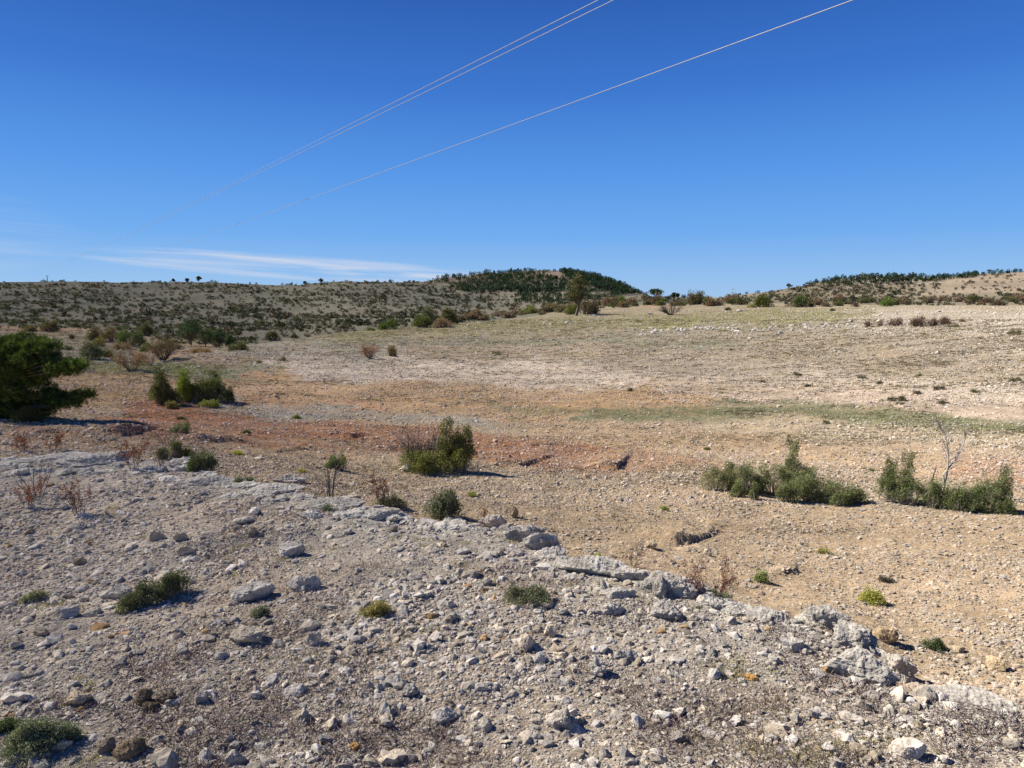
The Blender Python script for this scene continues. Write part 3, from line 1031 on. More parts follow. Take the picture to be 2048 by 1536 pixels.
LIP = []
for k in range(8):
    V, F = rock_shape(480 + k, 4, 9, .06)
    U_ = norm(V); V = V * np.array([1, .7, .42])
    q1 = n3(V, 3.0, k + 60); q2 = n3(V, 9.0, k + 70)
    V = V + U_ * (.09 * q1 + .04 * q2 - .05 * np.clip(1 - np.abs(q2) * 5, 0, 1))[:, None]
    LIP.append(np_mesh('bedrock_piece', V, F, M_ROCK, np.tile(np.array([[.49, .46, .40]]), (len(V), 1))))
rngl = np.random.default_rng(14)
for k in range(120):
    x = -60 + 2120 * (k + rngl.uniform()) / 120
    y = np.interp(x, LEDGE[:, 0], LEDGE[:, 1]) + abs(rngl.normal(0, 9)) + 4 + (rngl.uniform(0, 26) if x < 760 else 0)
    if any(abs(x - a[0]) < a[2] * .3 and abs(y - a[1]) < a[3] * .5 for a in OUT): continue
    X, Y, Z, r = at(x, y); s = mpp(X, Y) * rngl.uniform(14, 34)
    o = link('bedrock_piece', LIP[k % 8], None, (X, Y, Z - s * .10))
    o.scale = (s, s * rngl.uniform(.7, 1.1), s * rngl.uniform(.6, 1.0)); o.rotation_euler = (rngl.normal(0, .12), rngl.normal(0, .12), rngl.normal(0, .5) + (3.14 if k % 2 else 0))
    tag(o, 'broken piece of pitted pale bedrock at the lip of the shelf', 'rock outcrop', 'broken bedrock pieces along the lip')

# ---- ordinary rocks of the shelf, copies of twelve shapes
rng = np.random.default_rng(99)
xs = rng.uniform(10, 2040, 900); ys = rng.uniform(950, 1530, 900)
cnt = 0
taken = [(r_[0], r_[1]) for r_ in ROCKS + OUT]
for x, y in zip(xs, ys):
    if y < np.interp(x, LEDGE[:, 0], LEDGE[:, 1]) + 15 or cnt >= 190: continue
    if any(abs(x - a) < 34 and abs(y - b) < 24 for a, b in taken): continue
    if x < 400 and rng.uniform() < .45: continue
    taken.append((x, y))
    X, Y, Z, r = at(x, y)
    s = mpp(X, Y) * (6 + 10 * rng.uniform() ** 2.6) * (.6 + .4 * sstep(950, 1250, y))
    o = link('rock', ROCK_PROTO[int(rng.integers(0, 12))], None, (X, Y, Z + s * .02))
    o.scale = (s * rng.uniform(.85, 1.3), s * rng.uniform(.6, 1.0), s * rng.uniform(.38, .75))
    o.rotation_euler = (rng.normal(0, .25), rng.normal(0, .25), rng.uniform(0, 6.28))
    tag(o, 'middling pale limestone rock lying loose among the gravel of the shelf', 'rock', 'loose limestone rocks on the near shelf')
    cnt += 1
cnt = 0
for x, y in zip(rng.uniform(1050, 2040, 400), rng.uniform(960, 1380, 400)):
    if y > np.interp(x, LEDGE[:, 0], LEDGE[:, 1]) - 20 or cnt >= 60: continue
    if any(abs(x - a) < 30 and abs(y - b) < 20 for a, b in taken): continue
    taken.append((x, y))
    X, Y, Z, r = at(x, y)
    s = mpp(X, Y) * rng.uniform(3.5, 7)
    o = link('rock', ROCK_PROTO[int(rng.integers(0, 12))], None, (X, Y, Z + s * .05))
    o.scale = (s * rng.uniform(.85, 1.3), s * rng.uniform(.6, 1.0), s * rng.uniform(.38, .75))
    o.rotation_euler = (rng.normal(0, .25), rng.normal(0, .25), rng.uniform(0, 6.28))
    tag(o, 'small tan rock lying on the orange earth slope beyond the lip', 'rock', 'loose tan rocks on the earth slope')
    cnt += 1

# ------------------------------------------------------------------ plants
class Geo:
    """collects faces of one kind (quads) with a colour per vertex"""
    def __init__(self):
        self.V, self.F, self.C, self.n = [], [], [], 0

    def add(self, V, F, C):
        self.V.append(V); self.F.append(F + self.n); self.C.append(C); self.n += len(V)

    def mesh(self, name, mat, smooth=False):
        return np_mesh(name, np.concatenate(self.V), np.concatenate(self.F), mat, np.concatenate(self.C), smooth)


def add_leaves(g, P, D, L, Wd, col, rng):
    n = len(P)
    D = norm(D)
    side = norm(np.cross(D, rng.normal(size=(n, 3))))
    L = np.broadcast_to(L, n)[:, None] * rng.uniform(.7, 1.3, (n, 1)); Wd = np.broadcast_to(Wd, n)[:, None]
    V = np.stack([P, P + D * L * .5 + side * Wd * .5, P + D * L, P + D * L * .5 - side * Wd * .5], 1).reshape(-1, 3)
    F = np.arange(4 * n).reshape(n, 4)
    g.add(V, F, np.repeat(col, 4, 0))


def add_tubes(g, A, B, ra, rb, col, sides=4):
    """tapered round sticks from A to B"""
    A, B = np.asarray(A, float), np.asarray(B, float)
    n = len(A)
    D = norm(B - A)
    up = np.where(np.abs(D[:, 2:3]) > .9, np.array([[1., 0, 0]]), np.array([[0, 0, 1.]]))
    s = norm(np.cross(D, up)); t = np.cross(s, D)
    rings = []
    for k in range(sides):
        a = 2 * PI * k / sides
        v = s * math.cos(a) + t * math.sin(a)
        rings.append((A + v * np.reshape(ra, (-1, 1)), B + v * np.reshape(rb, (-1, 1))))
    V = np.stack([q for r in rings for q in r], 1).reshape(-1, 3)
    F = []
    for k in range(sides):
        k2 = (k + 1) % sides
        F.append([2 * k, 2 * k2, 2 * k2 + 1, 2 * k + 1])
    F = np.array(F)[None] + (np.arange(n) * 2 * sides)[:, None, None]
    col = np.broadcast_to(np.asarray(col, float), (n, 3))
    g.add(V, F.reshape(-1, 4), np.repeat(col, 2 * sides, 0))


def grow(base, direc, length, rad, depth, rng, split=3, spread=.5, bend=.15, segs=4, shrink=.62, up=0.0):
    """a branching stick; returns segments (A, B, ra, rb) and tips (point, direction)"""
    A, B, ra, rb, tips = [], [], [], [], []

    def rec(p, d, L, r, dep):
        n = segs
        for k in range(n):
            d2 = d + rng.normal(size=3) * bend + np.array([0, 0, up])
            d2 /= np.linalg.norm(d2)
            q = p + d2 * L / n
            r0 = r * (1 - .55 * k / n); r1 = r * (1 - .55 * (k + 1) / n)
            A.append(p); B.append(q); ra.append(r0); rb.append(r1)
            p, d = q, d2
            if dep > 0 and k >= 1 and rng.uniform() < .75:
                for _ in range(max(1, split - 2) if k < n - 1 else split):
                    o = rng.normal(size=3); o -= d * o.dot(d); o /= np.linalg.norm(o)
                    dd = d + o * spread * rng.uniform(.6, 1.3); dd /= np.linalg.norm(dd)
                    rec(p, dd, L * shrink * rng.uniform(.7, 1.15), r1 * .65, dep - 1)
        tips.append((p, d))
    rec(np.array(base, float), np.array(direc, float) / np.linalg.norm(direc), length, rad, depth)
    return np.array(A), np.array(B), np.array(ra), np.array(rb), tips


def jitter_cols(base, n, rng, v=.3, hue=.12):
    c = np.array(base)[None] * rng.uniform(1 - v, 1 + v, (n, 1))
    c = c * (1 + rng.normal(size=(n, 3)) * hue * .5)
    return np.clip(c, .004, .9)


def add_plumes(g, bases, dirs, lens, rads, nleaf, L, Wd, cols, rng, up=.25):
    """feathery shoots: needles crowd round an axis and point forward"""
    for b, d, ln, rd, c in zip(bases, dirs, lens, rads, cols):
        n = max(8, int(nleaf * ln))
        t = rng.uniform(.05, 1, n) ** .8
        prof = np.sin(np.clip(t * .86 + .14, 0, 1) * PI) ** .6
        o = norm(rng.normal(size=(n, 3)))
        o = norm(o - d[None] * (o @ d)[:, None])
        P = b[None] + d[None] * (t * ln)[:, None] + o * (prof * rd * rng.uniform(.2, 1, n) ** .7)[:, None]
        D = d[None] * .45 + o * .85 + np.array([0, 0, up]) + rng.normal(size=(n, 3)) * .25
        cc = np.array(c)[None] * rng.uniform(.6, 1.55, (n, 1)) * np.array([[1.12, 1.08, 1.0]])
        add_leaves(g, P, D, L, Wd, np.clip(cc, 0, .9), rng)


def shrub_meshes(w, h, dep, seed, col, col2, leaf, nplume=60, dens=1.0, mounds=None, upright=.5, twigs=.35, twigcol=(.26, .22, .19), tall=None, up=.15):
    """w, dep, h: metres. Returns (foliage mesh, stems mesh)"""
    rng = np.random.default_rng(seed)
    g = Geo(); st = Geo()
    B, D, Ln, Rd, Cc = [], [], [], [], []
    if mounds is None:
        mounds = [(rng.uniform(-.6, .6), rng.uniform(-.5, .5), rng.uniform(.25, .5), rng.uniform(.45, 1.15)) for _ in range(5)] + [(0, 0, .95, .85)] * 2
    else:
        mounds = list(mounds) + [(m[0] + rng.uniform(-.2, .2), m[1] + rng.uniform(-.3, .3), m[2] * .5, m[3] * rng.uniform(.7, 1.25)) for m in mounds]
    nplume = int(nplume * 1.7)
    for k in range(nplume):
        mx, my, ms, mh = mounds[k % len(mounds)]
        while True:
            u, v = rng.uniform(-1, 1, 2)
            if u * u + v * v < 1: break
        env = math.sqrt(max(0.03, 1 - (u * u + v * v) ** 1.5 * .95)) * mh * (rng.uniform(.6, 1.05) if rng.uniform() < .92 else rng.uniform(1.05, 1.3))
        top = np.array([(mx + u * ms) * w * .5, (my + v * ms) * dep * .5, env * h])
        d = np.array([u * (1.1 - upright), v * (1.1 - upright), .35 + upright]) + rng.normal(size=3) * .22
        d /= np.linalg.norm(d)
        ln = min(h * mh, w * ms * .5) * rng.uniform(.2, .42) + leaf * 2
        ln = min(ln, top[2] / max(d[2], .2) + leaf)
        root = np.array([mx * w * .5 + u * ms * w * .12, my * dep * .5 + v * ms * dep * .12, 0])
        B.append(top - d * ln); D.append(d); Ln.append(ln); Rd.append(ln * rng.uniform(.3, .5) + leaf * .7)
        f = rng.uniform()
        Cc.append(np.array(col) * (1 - f) + np.array(col2) * f)
        if rng.uniform() < twigs:
            mid = (root + top - d * ln) / 2 + rng.normal(size=3) * h * .06
            e = top - d * ln * rng.uniform(-.05, .6)
            rr = leaf * .22
            add_tubes(st, [root, mid], [mid, e], [rr * 1.6, rr], [rr, rr * .4], twigcol)
    for (tx, ty, th, tr) in (tall or []):      # spires: (x, y, height factor, radius factor)
        n = 15
        for k in range(n * 3):
            t = (k + .5) / (n * 3)
            a = rng.uniform(0, 2 * PI)
            rad = tr * h * (1 - t * .6) * .6
            p = np.array([tx * w * .5 + math.cos(a) * rad * .4, ty * dep * .5 + math.sin(a) * rad * .4, th * h * (.12 + .8 * t)])
            d = np.array([math.cos(a) * .5, math.sin(a) * .5, 1.0]) + rng.normal(size=3) * .12; d /= np.linalg.norm(d)
            B.append(p); D.append(d); Ln.append(th * h * .16 + rad * .3); Rd.append(rad * .5 + leaf * .5)
            Cc.append(np.array(col) * .9 if k % 3 else np.array(col2))
        add_tubes(st, [[tx * w * .5, ty * dep * .5, 0]], [[tx * w * .5, ty * dep * .5, th * h * .92]], [leaf * .45], [leaf * .12], twigcol)
    nl = dens * 2.4 / (leaf * leaf) * (np.mean(Rd) * 1.9)
    add_plumes(g, B, D, Ln, Rd, nl, leaf, leaf * .42, Cc, rng, up)
    if not st.V:
        add_tubes(st, [[0, 0, -.02]], [[0, 0, h * .5]], [leaf * .3], [leaf * .1], twigcol)
    return g.mesh('foliage', M_LEAF), st.mesh('stem', M_WOOD)


def plant(x, y, w, h, label, cat='shrub', name='shrub', group=None, col=(.075, .10, .042), col2=(.14, .17, .06), leafpx=3.2, dep=.7, seed=None, **kw):
    X, Y, Z, r = at(x, y)
    s = mpp(X, Y)
    seed = seed if seed is not None else int(x * 7 + y)
    Wm, Hm = w * s, h * s
    leaf = min(max(leafpx * s, .008), .5)
    fm, sm = shrub_meshes(Wm, Hm, Wm * dep, seed, col, col2, leaf, **kw)
    e = bpy.data.objects.new(name, None)
    COL.objects.link(e)
    yy = Y + Wm * dep * .35
    xx = X * (yy / Y)
    e.location = (xx, yy, float(H(xx, yy)) - Hm * .03)
    e.rotation_euler = (0, 0, -math.atan2(X, Y))
    link('foliage', fm, e); link('stem', sm, e)
    tag(e, label, cat, group)
    return e


def twiggy(x, y, w, h, label, stems=7, red=0.0, name='bare_shrub', cat='bare shrub', col=(.12, .09, .075), leafcol=(.16, .06, .04), seed=None, depth=2, spread=.45, lean=.4, rpx=1.2, leafpx=2.8, nleaf=3, group=None, up=.02):
    X, Y, Z, r = at(x, y)
    s = mpp(X, Y)
    seed = seed if seed is not None else int(x * 3 + y * 5)
    rng = np.random.default_rng(seed)
    g, lf = Geo(), Geo()
    Hm, Wm = h * s, w * s
    for k in range(stems):
        a = rng.uniform(0, 2 * PI)
        d = np.array([math.cos(a) * lean * Wm / Hm, math.sin(a) * lean * .7 * Wm / Hm, 1.0])
        A, B, ra, rb, tips = grow((math.cos(a) * Wm * .08, math.sin(a) * Wm * .08, -.02), d, Hm * rng.uniform(.6, .95) * (.9 if depth else 1), rpx * s * rng.uniform(.7, 1.1), depth, rng, split=2, spread=spread, bend=.09, segs=5, shrink=.45, up=up)
        add_tubes(g, A, B, ra, np.maximum(rb, rpx * s * .22), jitter_cols(col, len(A), rng, .25), 3)
        if red:
            idx = rng.uniform(size=len(A)) < red
            Q = np.repeat(B[idx], nleaf, 0)
            if len(Q):
                Q = Q + rng.normal(size=Q.shape) * leafpx * s * .7
                add_leaves(lf, Q, rng.normal(size=Q.shape), leafpx * s, leafpx * s * .6, jitter_cols(leafcol, len(Q), rng, .45), rng)
    e = bpy.data.objects.new(name, None)
    COL.objects.link(e)
    e.location = (X, Y + Wm * .2, float(H(X, Y + Wm * .2)))
    link('stem', g.mesh('stem', M_WOOD), e)
    if lf.V: link('foliage', lf.mesh('foliage', M_LEAF), e)
    tag(e, label, cat, group)
    return e


JG = (.085, .115, .045); JY = (.19, .215, .07); JD = (.045, .065, .03); JGREY = (.10, .125, .085); JGREY2 = (.17, .19, .135)

# --- main juniper in the middle
plant(872, 952, 178, 62, 'main juniper clump in the middle with two dark spires and a dead twiggy crown', 'juniper', 'juniper_bush',
      col=(.07, .09, .032), col2=(.19, .20, .065), nplume=240, dep=.75, leafpx=3.0, mounds=[(-.55, -.1, .42, .75), (0, -.3, .5, .8), (.5, -.1, .5, 1.05), (-.2, -.4, .5, .7), (.62, .1, .36, 1.25), (.25, .1, .4, 1.0)],
      tall=[(.26, .1, 1.72, .46), (.70, .1, 1.45, .5), (.50, .25, 1.15, .6)], twigs=.2)
twiggy(842, 936, 64, 74, 'ball of dead grey twigs on the left of the main juniper', stems=70, depth=2, lean=.75, name='dead_shrub', cat='dead shrub', col=(.13, .11, .10), spread=.8, rpx=1.2)
# --- right junipers
plant(1562, 1012, 335, 62, 'long low spreading juniper with one raised tuft, on the orange slope', 'juniper', 'juniper_bush', col=(.095, .115, .055), col2=(.20, .225, .105),
      nplume=620, dep=.5, leafpx=2.4, up=.04, upright=.18, twigs=.5, mounds=[(-.78, .1, .24, .85), (-.45, .15, .28, .95), (-.5, -.4, .12, .5), (-.1, .25, .3, 1.05), (.15, -.35, .24, .8), (.3, .1, .32, 1.1), (.62, -.1, .28, .8), (.12, .5, .22, 1.3), (.85, 0, .16, .6)],
      tall=[(.10, .5, 1.95, .34)])
plant(1880, 1030, 250, 62, 'dense juniper thicket at the right with raised tufts at both ends', 'juniper', 'juniper_bush', col=(.085, .11, .05), col2=(.18, .215, .10),
      nplume=560, dep=.5, leafpx=2.4, up=.04, upright=.25, twigs=.35, mounds=[(-.72, .2, .3, 1.15), (-.4, 0, .3, .95), (-.05, -.1, .32, .85), (.3, -.2, .34, .9), (.6, 0, .3, 1.0), (.78, .3, .2, 1.3), (.9, -.1, .14, .55)],
      tall=[(-.52, .3, 1.72, .34), (.86, .3, 1.55, .36), (-.78, .3, 1.45, .4)])
twiggy(1858, 1000, 16, 86, 'thin dark dead stick standing in the right juniper thicket', stems=1, depth=1, lean=.1, name='dead_tree', cat='dead tree', col=(.07, .055, .045), rpx=2.0)


def sapling(x, y, h, label):
    X, Y, Z, r = at(x, y); s = mpp(X, Y)
    rng = np.random.default_rng(5)
    g = Geo()
    def px(dx, dy, dz=0.0): return np.array([dx * s, dz, dy * s])
    main = [px(0, 0), px(5, 28), px(2, 50), px(22, 80), px(34, 102), px(45, 125, .05)]
    br2 = [px(9, 44), px(10, 68), px(8, 92), px(-3, 128, -.05), px(-12, 148)]
    def poly(pts, r0, r1):
        A, B = np.array(pts[:-1]), np.array(pts[1:]); n = len(A)
        rr = np.linspace(r0, r1, n + 1)
        add_tubes(g, A, B, rr[:-1], rr[1:], (.42, .39, .35), 5)
    poly(main, 2.5 * s, .8 * s); poly([px(5, 28)] + br2, 1.7 * s, .6 * s)
    for pts, n in ((main[2:], 26), (br2[1:], 22)):
        for k in range(n):
            i = rng.integers(0, len(pts) - 1); t = rng.uniform()
            p = pts[i] * (1 - t) + pts[i + 1] * t
            d = norm((pts[i + 1] - pts[i])[None])[0] + rng.normal(size=3) * .55 + np.array([.15, 0, .3])
            A, B, ra, rb, tips = grow(p, d, rng.uniform(12, 30) * s, .65 * s, 1, rng, split=2, spread=.5, bend=.12, segs=4, shrink=.5)
            add_tubes(g, A, B, ra, np.maximum(rb, .28 * s), (.25, .225, .205), 3)
    e = bpy.data.objects.new('dead_sapling', None); COL.objects.link(e)
    e.location = (X, Y, Z)
    link('trunk', g.mesh('trunk', M_WOOD), e)
    tag(e, label, 'dead tree')


sapling(1881, 1000, 130, 'bleached leafless sapling forking upwards out of the right juniper thicket')

# --- near and middle shrubs of the shelf
plant(888, 1044, 88, 58, 'round grey green shrub on the lip of the shelf', 'shrub', 'shrub', col=JGREY, col2=JGREY2, nplume=130, dep=.8, leafpx=3.6)
plant(784, 1020, 70, 26, 'smaller grey green shrub left of the round one', 'shrub', 'shrub', col=JGREY, col2=JGREY2, nplume=60, leafpx=3.4, twigs=.6)
plant(310, 1222, 150, 50, 'dark green prostrate juniper lying on the left gravel', 'juniper', 'juniper_bush', col=(.05, .063, .035), col2=(.105, .12, .06), nplume=230, dep=.75, leafpx=3.4, upright=.3, twigs=.7,
      mounds=[(-.6, -.4, .38, .7), (-.2, -.1, .4, .9), (.3, .2, .4, 1), (.65, .5, .33, 1)])
plant(1055, 1220, 112, 32, 'grey green twiggy cushion in the middle of the shelf', 'shrub', 'shrub', col=(.10, .115, .07), col2=(.18, .19, .12), nplume=150, leafpx=3.2, twigs=1.0, upright=.25)
plant(750, 1240, 66, 32, 'yellow green mossy cushion with a dark lower edge', 'cushion plant', 'cushion_plant', col=(.17, .15, .06), col2=(.27, .25, .11), nplume=120, leafpx=2.8, twigs=.3)
plant(85, 1528, 150, 62, 'grey green shrub cut by the bottom edge at the left', 'shrub', 'shrub', col=JGREY, col2=(.16, .18, .12), nplume=200, leafpx=3.6, twigs=.7)
plant(12, 1480, 60, 30, 'dark green shrub cut by the left edge near the bottom', 'shrub', 'shrub', col=(.06, .08, .045), col2=(.1, .13, .06), nplume=80, leafpx=3.4)
plant(520, 1238, 46, 24, 'small grey green plant below the largest shelf boulder', 'shrub', 'shrub', col=JGREY, col2=JGREY2, nplume=50, leafpx=3.0, twigs=.5)
plant(70, 1206, 54, 18, 'small grey cushion plant alone on sandy gravel at the left', 'cushion plant', 'cushion_plant', col=(.13, .145, .10), col2=(.2, .21, .15), nplume=60, leafpx=3.0)
plant(1446, 1206, 54, 22, 'dark green plant below the red leaved shrub', 'shrub', 'shrub', col=(.07, .095, .06), col2=(.12, .15, .1), nplume=60, leafpx=3.0)
plant(1862, 1304, 50, 18, 'dark green creeping plant beyond the brown boulder', 'shrub', 'shrub', col=(.05, .075, .035), col2=(.1, .13, .06), nplume=60, leafpx=3.0)
plant(1742, 1212, 52, 28, 'bright yellow green tuft above the domed bedrock', 'grass tuft', 'grass_tuft', col=(.19, .21, .05), col2=(.31, .31, .08), nplume=70, leafpx=3.0, twigs=.1, upright=.7)
plant(1522, 1172, 32, 26, 'small bright green tuft by a dark earth step', 'grass tuft', 'grass_tuft', col=(.11, .16, .04), col2=(.18, .23, .07), nplume=40, leafpx=2.8, twigs=.2)
plant(478, 912, 30, 8, 'yellow green tuft on orange earth behind the left bedrock', 'grass tuft', 'grass_tuft', col=(.3, .32, .06), col2=(.42, .42, .1), nplume=30, leafpx=2.6, upright=.7)
plant(602, 946, 22, 7, 'tiny yellow tuft left of the tall bare stems', 'grass tuft', 'grass_tuft', col=(.3, .3, .06), col2=(.4, .4, .1), nplume=20, leafpx=2.4)
plant(1195, 1120, 18, 12, 'tiny green tuft peeping over the pitted bedrock edge', 'grass tuft', 'grass_tuft', col=(.18, .25, .05), col2=(.28, .34, .08), nplume=20, leafpx=2.6)
plant(943, 995, 22, 12, 'light green tuft right of the round grey green shrub', 'grass tuft', 'grass_tuft', col=(.2, .24, .07), col2=(.3, .33, .1), nplume=24, leafpx=2.6)
plant(1330, 1022, 20, 10, 'light green tuft on tan earth in the right middle', 'grass tuft', 'grass_tuft', col=(.2, .24, .07), col2=(.3, .33, .1), nplume=24, leafpx=2.6)
plant(1655, 1112, 44, 14, 'straggling yellow green sprig on the orange slope', 'grass tuft', 'grass_tuft', col=(.22, .22, .07), col2=(.32, .3, .1), nplume=20, leafpx=2.6, twigs=1)
plant(1772, 1168, 36, 12, 'dark grey cushion above the bright yellow green tuft', 'cushion plant', 'cushion_plant', col=(.07, .07, .055), col2=(.12, .11, .09), nplume=50, leafpx=2.6)
plant(672, 942, 44, 30, 'small fresh green juniper behind the tall bare stems', 'juniper', 'juniper_bush', col=(.08, .12, .04), col2=(.15, .2, .06), nplume=80, leafpx=2.8)
plant(352, 922, 84, 46, 'twisted juniper growing behind the rounded bedrock hump', 'juniper', 'juniper_bush', col=(.065, .085, .035), col2=(.12, .145, .055), nplume=130, leafpx=2.8, twigs=1.0,
      mounds=[(-.5, 0, .3, .6), (0, 0, .25, 1.0), (.5, -.2, .3, .5)])
plant(405, 944, 66, 40, 'dark juniper sprawling over the right of the rounded bedrock hump', 'juniper', 'juniper_bush', col=(.06, .08, .035), col2=(.11, .14, .05), nplume=110, leafpx=2.8, twigs=1.0, upright=.2)
plant(490, 966, 46, 14, 'flat grey green mat on the bedrock sheet', 'cushion plant', 'cushion_plant', col=JGREY, col2=JGREY2, nplume=40, leafpx=2.6, twigs=.8)
plant(660, 1024, 38, 14, 'tiny grey green mat under the bare stems', 'cushion plant', 'cushion_plant', col=JGREY, col2=JGREY2, nplume=30, leafpx=2.6)
plant(362, 868, 44, 22, 'little dark juniper right of the dry stems', 'juniper', 'juniper_bush', col=JG, col2=(.12, .14, .06), nplume=50, leafpx=2.6)

# bare and red leaved shrubs
twiggy(66, 1004, 76, 96, 'tall fan of bare stems at the far left of the shelf', stems=11, depth=1, lean=.55, rpx=.9, col=(.15, .12, .11))
twiggy(50, 1022, 36, 52, 'red leaved twigs at the foot of the far left fan', stems=6, depth=2, red=.5, rpx=.8, name='red_leaved_shrub', cat='red shrub')
twiggy(152, 1040, 68, 72, 'red leaved bare shrub just above the smooth rounded stone', stems=10, depth=2, red=.3, rpx=.9, name='red_leaved_shrub', cat='red shrub')
twiggy(264, 944, 30, 62, 'bright red sprig beside the small bedrock hump', stems=6, depth=2, red=.6, rpx=.7, name='red_leaved_shrub', cat='red shrub')
twiggy(318, 944, 40, 70, 'brown stems standing between the bedrock humps', stems=7, depth=1, rpx=.8, lean=.4)
twiggy(212, 925, 44, 44, 'thin bare sprig left of the bright red sprig', stems=4, depth=1, red=.1, rpx=.6, lean=.6)
twiggy(330, 890, 84, 56, 'row of dry upright stems behind the left bedrock', stems=26, depth=1, lean=.5, rpx=.6, col=(.19, .15, .12))
twiggy(40, 905, 60, 36, 'faint reddish twigs on the left skyline of the lip', stems=8, depth=2, red=.3, rpx=.5, name='red_leaved_shrub', cat='red shrub')
twiggy(100, 900, 44, 30, 'faint reddish twigs right of others on the left lip', stems=6, depth=2, red=.25, rpx=.5, name='red_leaved_shrub', cat='red shrub')
twiggy(658, 998, 44, 96, 'cluster of tall dark bare stems left of the main juniper', stems=9, depth=1, lean=.35, rpx=1.1, col=(.14, .11, .09))
twiggy(503, 952, 20, 36, 'single thin bare sprig above the long bedrock sheet', stems=1, depth=1, rpx=.7)
twiggy(764, 1014, 42, 58, 'red leaved sprig behind the smaller grey green shrub', stems=6, depth=2, red=.45, rpx=.8, name='red_leaved_shrub', cat='red shrub')
twiggy(969, 1052, 14, 34, 'little rusty red spike left of the rounded lip boulder', stems=4, depth=1, red=.8, rpx=.7, name='red_leaved_shrub', cat='red shrub')
twiggy(1426, 1206, 90, 84, 'red leaved thorny shrub behind the square bedrock block', stems=16, depth=2, red=.4, rpx=.8, name='red_leaved_shrub', cat='red shrub', lean=.55)
twiggy(1268, 1140, 40, 36, 'thin reddish sprig on tan earth beyond the pitted edge', stems=5, depth=1, red=.25, rpx=.6, name='red_leaved_shrub', cat='red shrub')
twiggy(720, 890, 40, 34, 'dead brown twigs on the red earth left of the main juniper', stems=6, depth=1, rpx=.6, lean=.6)

# --- left middle cluster
plant(325, 812, 52, 72, 'leftmost dark juniper of the left middle cluster', 'juniper', 'juniper_bush', col=(.06, .075, .03), col2=(.11, .125, .05), nplume=110, leafpx=2.8, upright=.6, dep=.9, mounds=[(0, 0, .9, .7)], tall=[(0, 0, 1.0, .4)], twigs=.6)
plant(372, 806, 48, 66, 'bright green young pine in the left middle cluster', 'pine', 'young_pine', col=(.11, .16, .03), col2=(.21, .26, .055), nplume=100, leafpx=2.8, upright=.8, dep=.9, mounds=[(0, 0, .8, .7)], tall=[(-.1, 0, 1.0, .4)], twigs=.1)
plant(415, 806, 76, 62, 'broad dark juniper at the right of the left middle cluster', 'juniper', 'juniper_bush', col=(.05, .065, .028), col2=(.10, .12, .045), nplume=170, leafpx=2.8, upright=.6, dep=.9, twigs=.3)
plant(392, 808, 40, 44, 'dark juniper squeezed between the young pine and the broad juniper', 'juniper', 'juniper_bush', col=(.05, .065, .028), col2=(.09, .11, .04), nplume=80, leafpx=2.8)
plant(348, 812, 34, 36, 'dark undergrowth between the leftmost juniper and the young pine', 'shrub', 'shrub', col=(.06, .06, .03), col2=(.1, .1, .045), nplume=60, leafpx=2.8, twigs=.6)
plant(454, 812, 34, 34, 'small dark juniper at the right end of the cluster', 'juniper', 'juniper_bush', col=(.04, .055, .025), col2=(.08, .10, .04), nplume=60, leafpx=2.6)
plant(346, 820, 34, 14, 'low olive mound in front of the left middle cluster', 'shrub', 'shrub', col=(.12, .12, .04), col2=(.19, .18, .07), nplume=40, leafpx=2.6)
plant(420, 818, 50, 14, 'low yellow green juniper in front of the broad one', 'juniper', 'juniper_bush', col=(.11, .13, .04), col2=(.18, .2, .06), nplume=50, leafpx=2.6)
plant(362, 840, 24, 8, 'tiny dark plant on the red bank', 'shrub', 'shrub', col=(.08, .08, .04), col2=(.13, .12, .06), nplume=24, leafpx=2.4)
plant(180, 792, 26, 16, 'small yellow green juniper right of the large pine', 'juniper', 'juniper_bush', col=(.11, .13, .035), col2=(.18, .2, .06), nplume=30, leafpx=2.4)
plant(592, 838, 18, 9, 'little green cushion on the grey stony patch', 'cushion plant', 'cushion_plant', col=(.12, .15, .04), col2=(.2, .22, .07), nplume=24, leafpx=2.4)
plant(492, 868, 20, 9, 'little dark cushion on the red earth', 'cushion plant', 'cushion_plant', col=(.06, .06, .035), col2=(.1, .1, .06), nplume=24, leafpx=2.4)

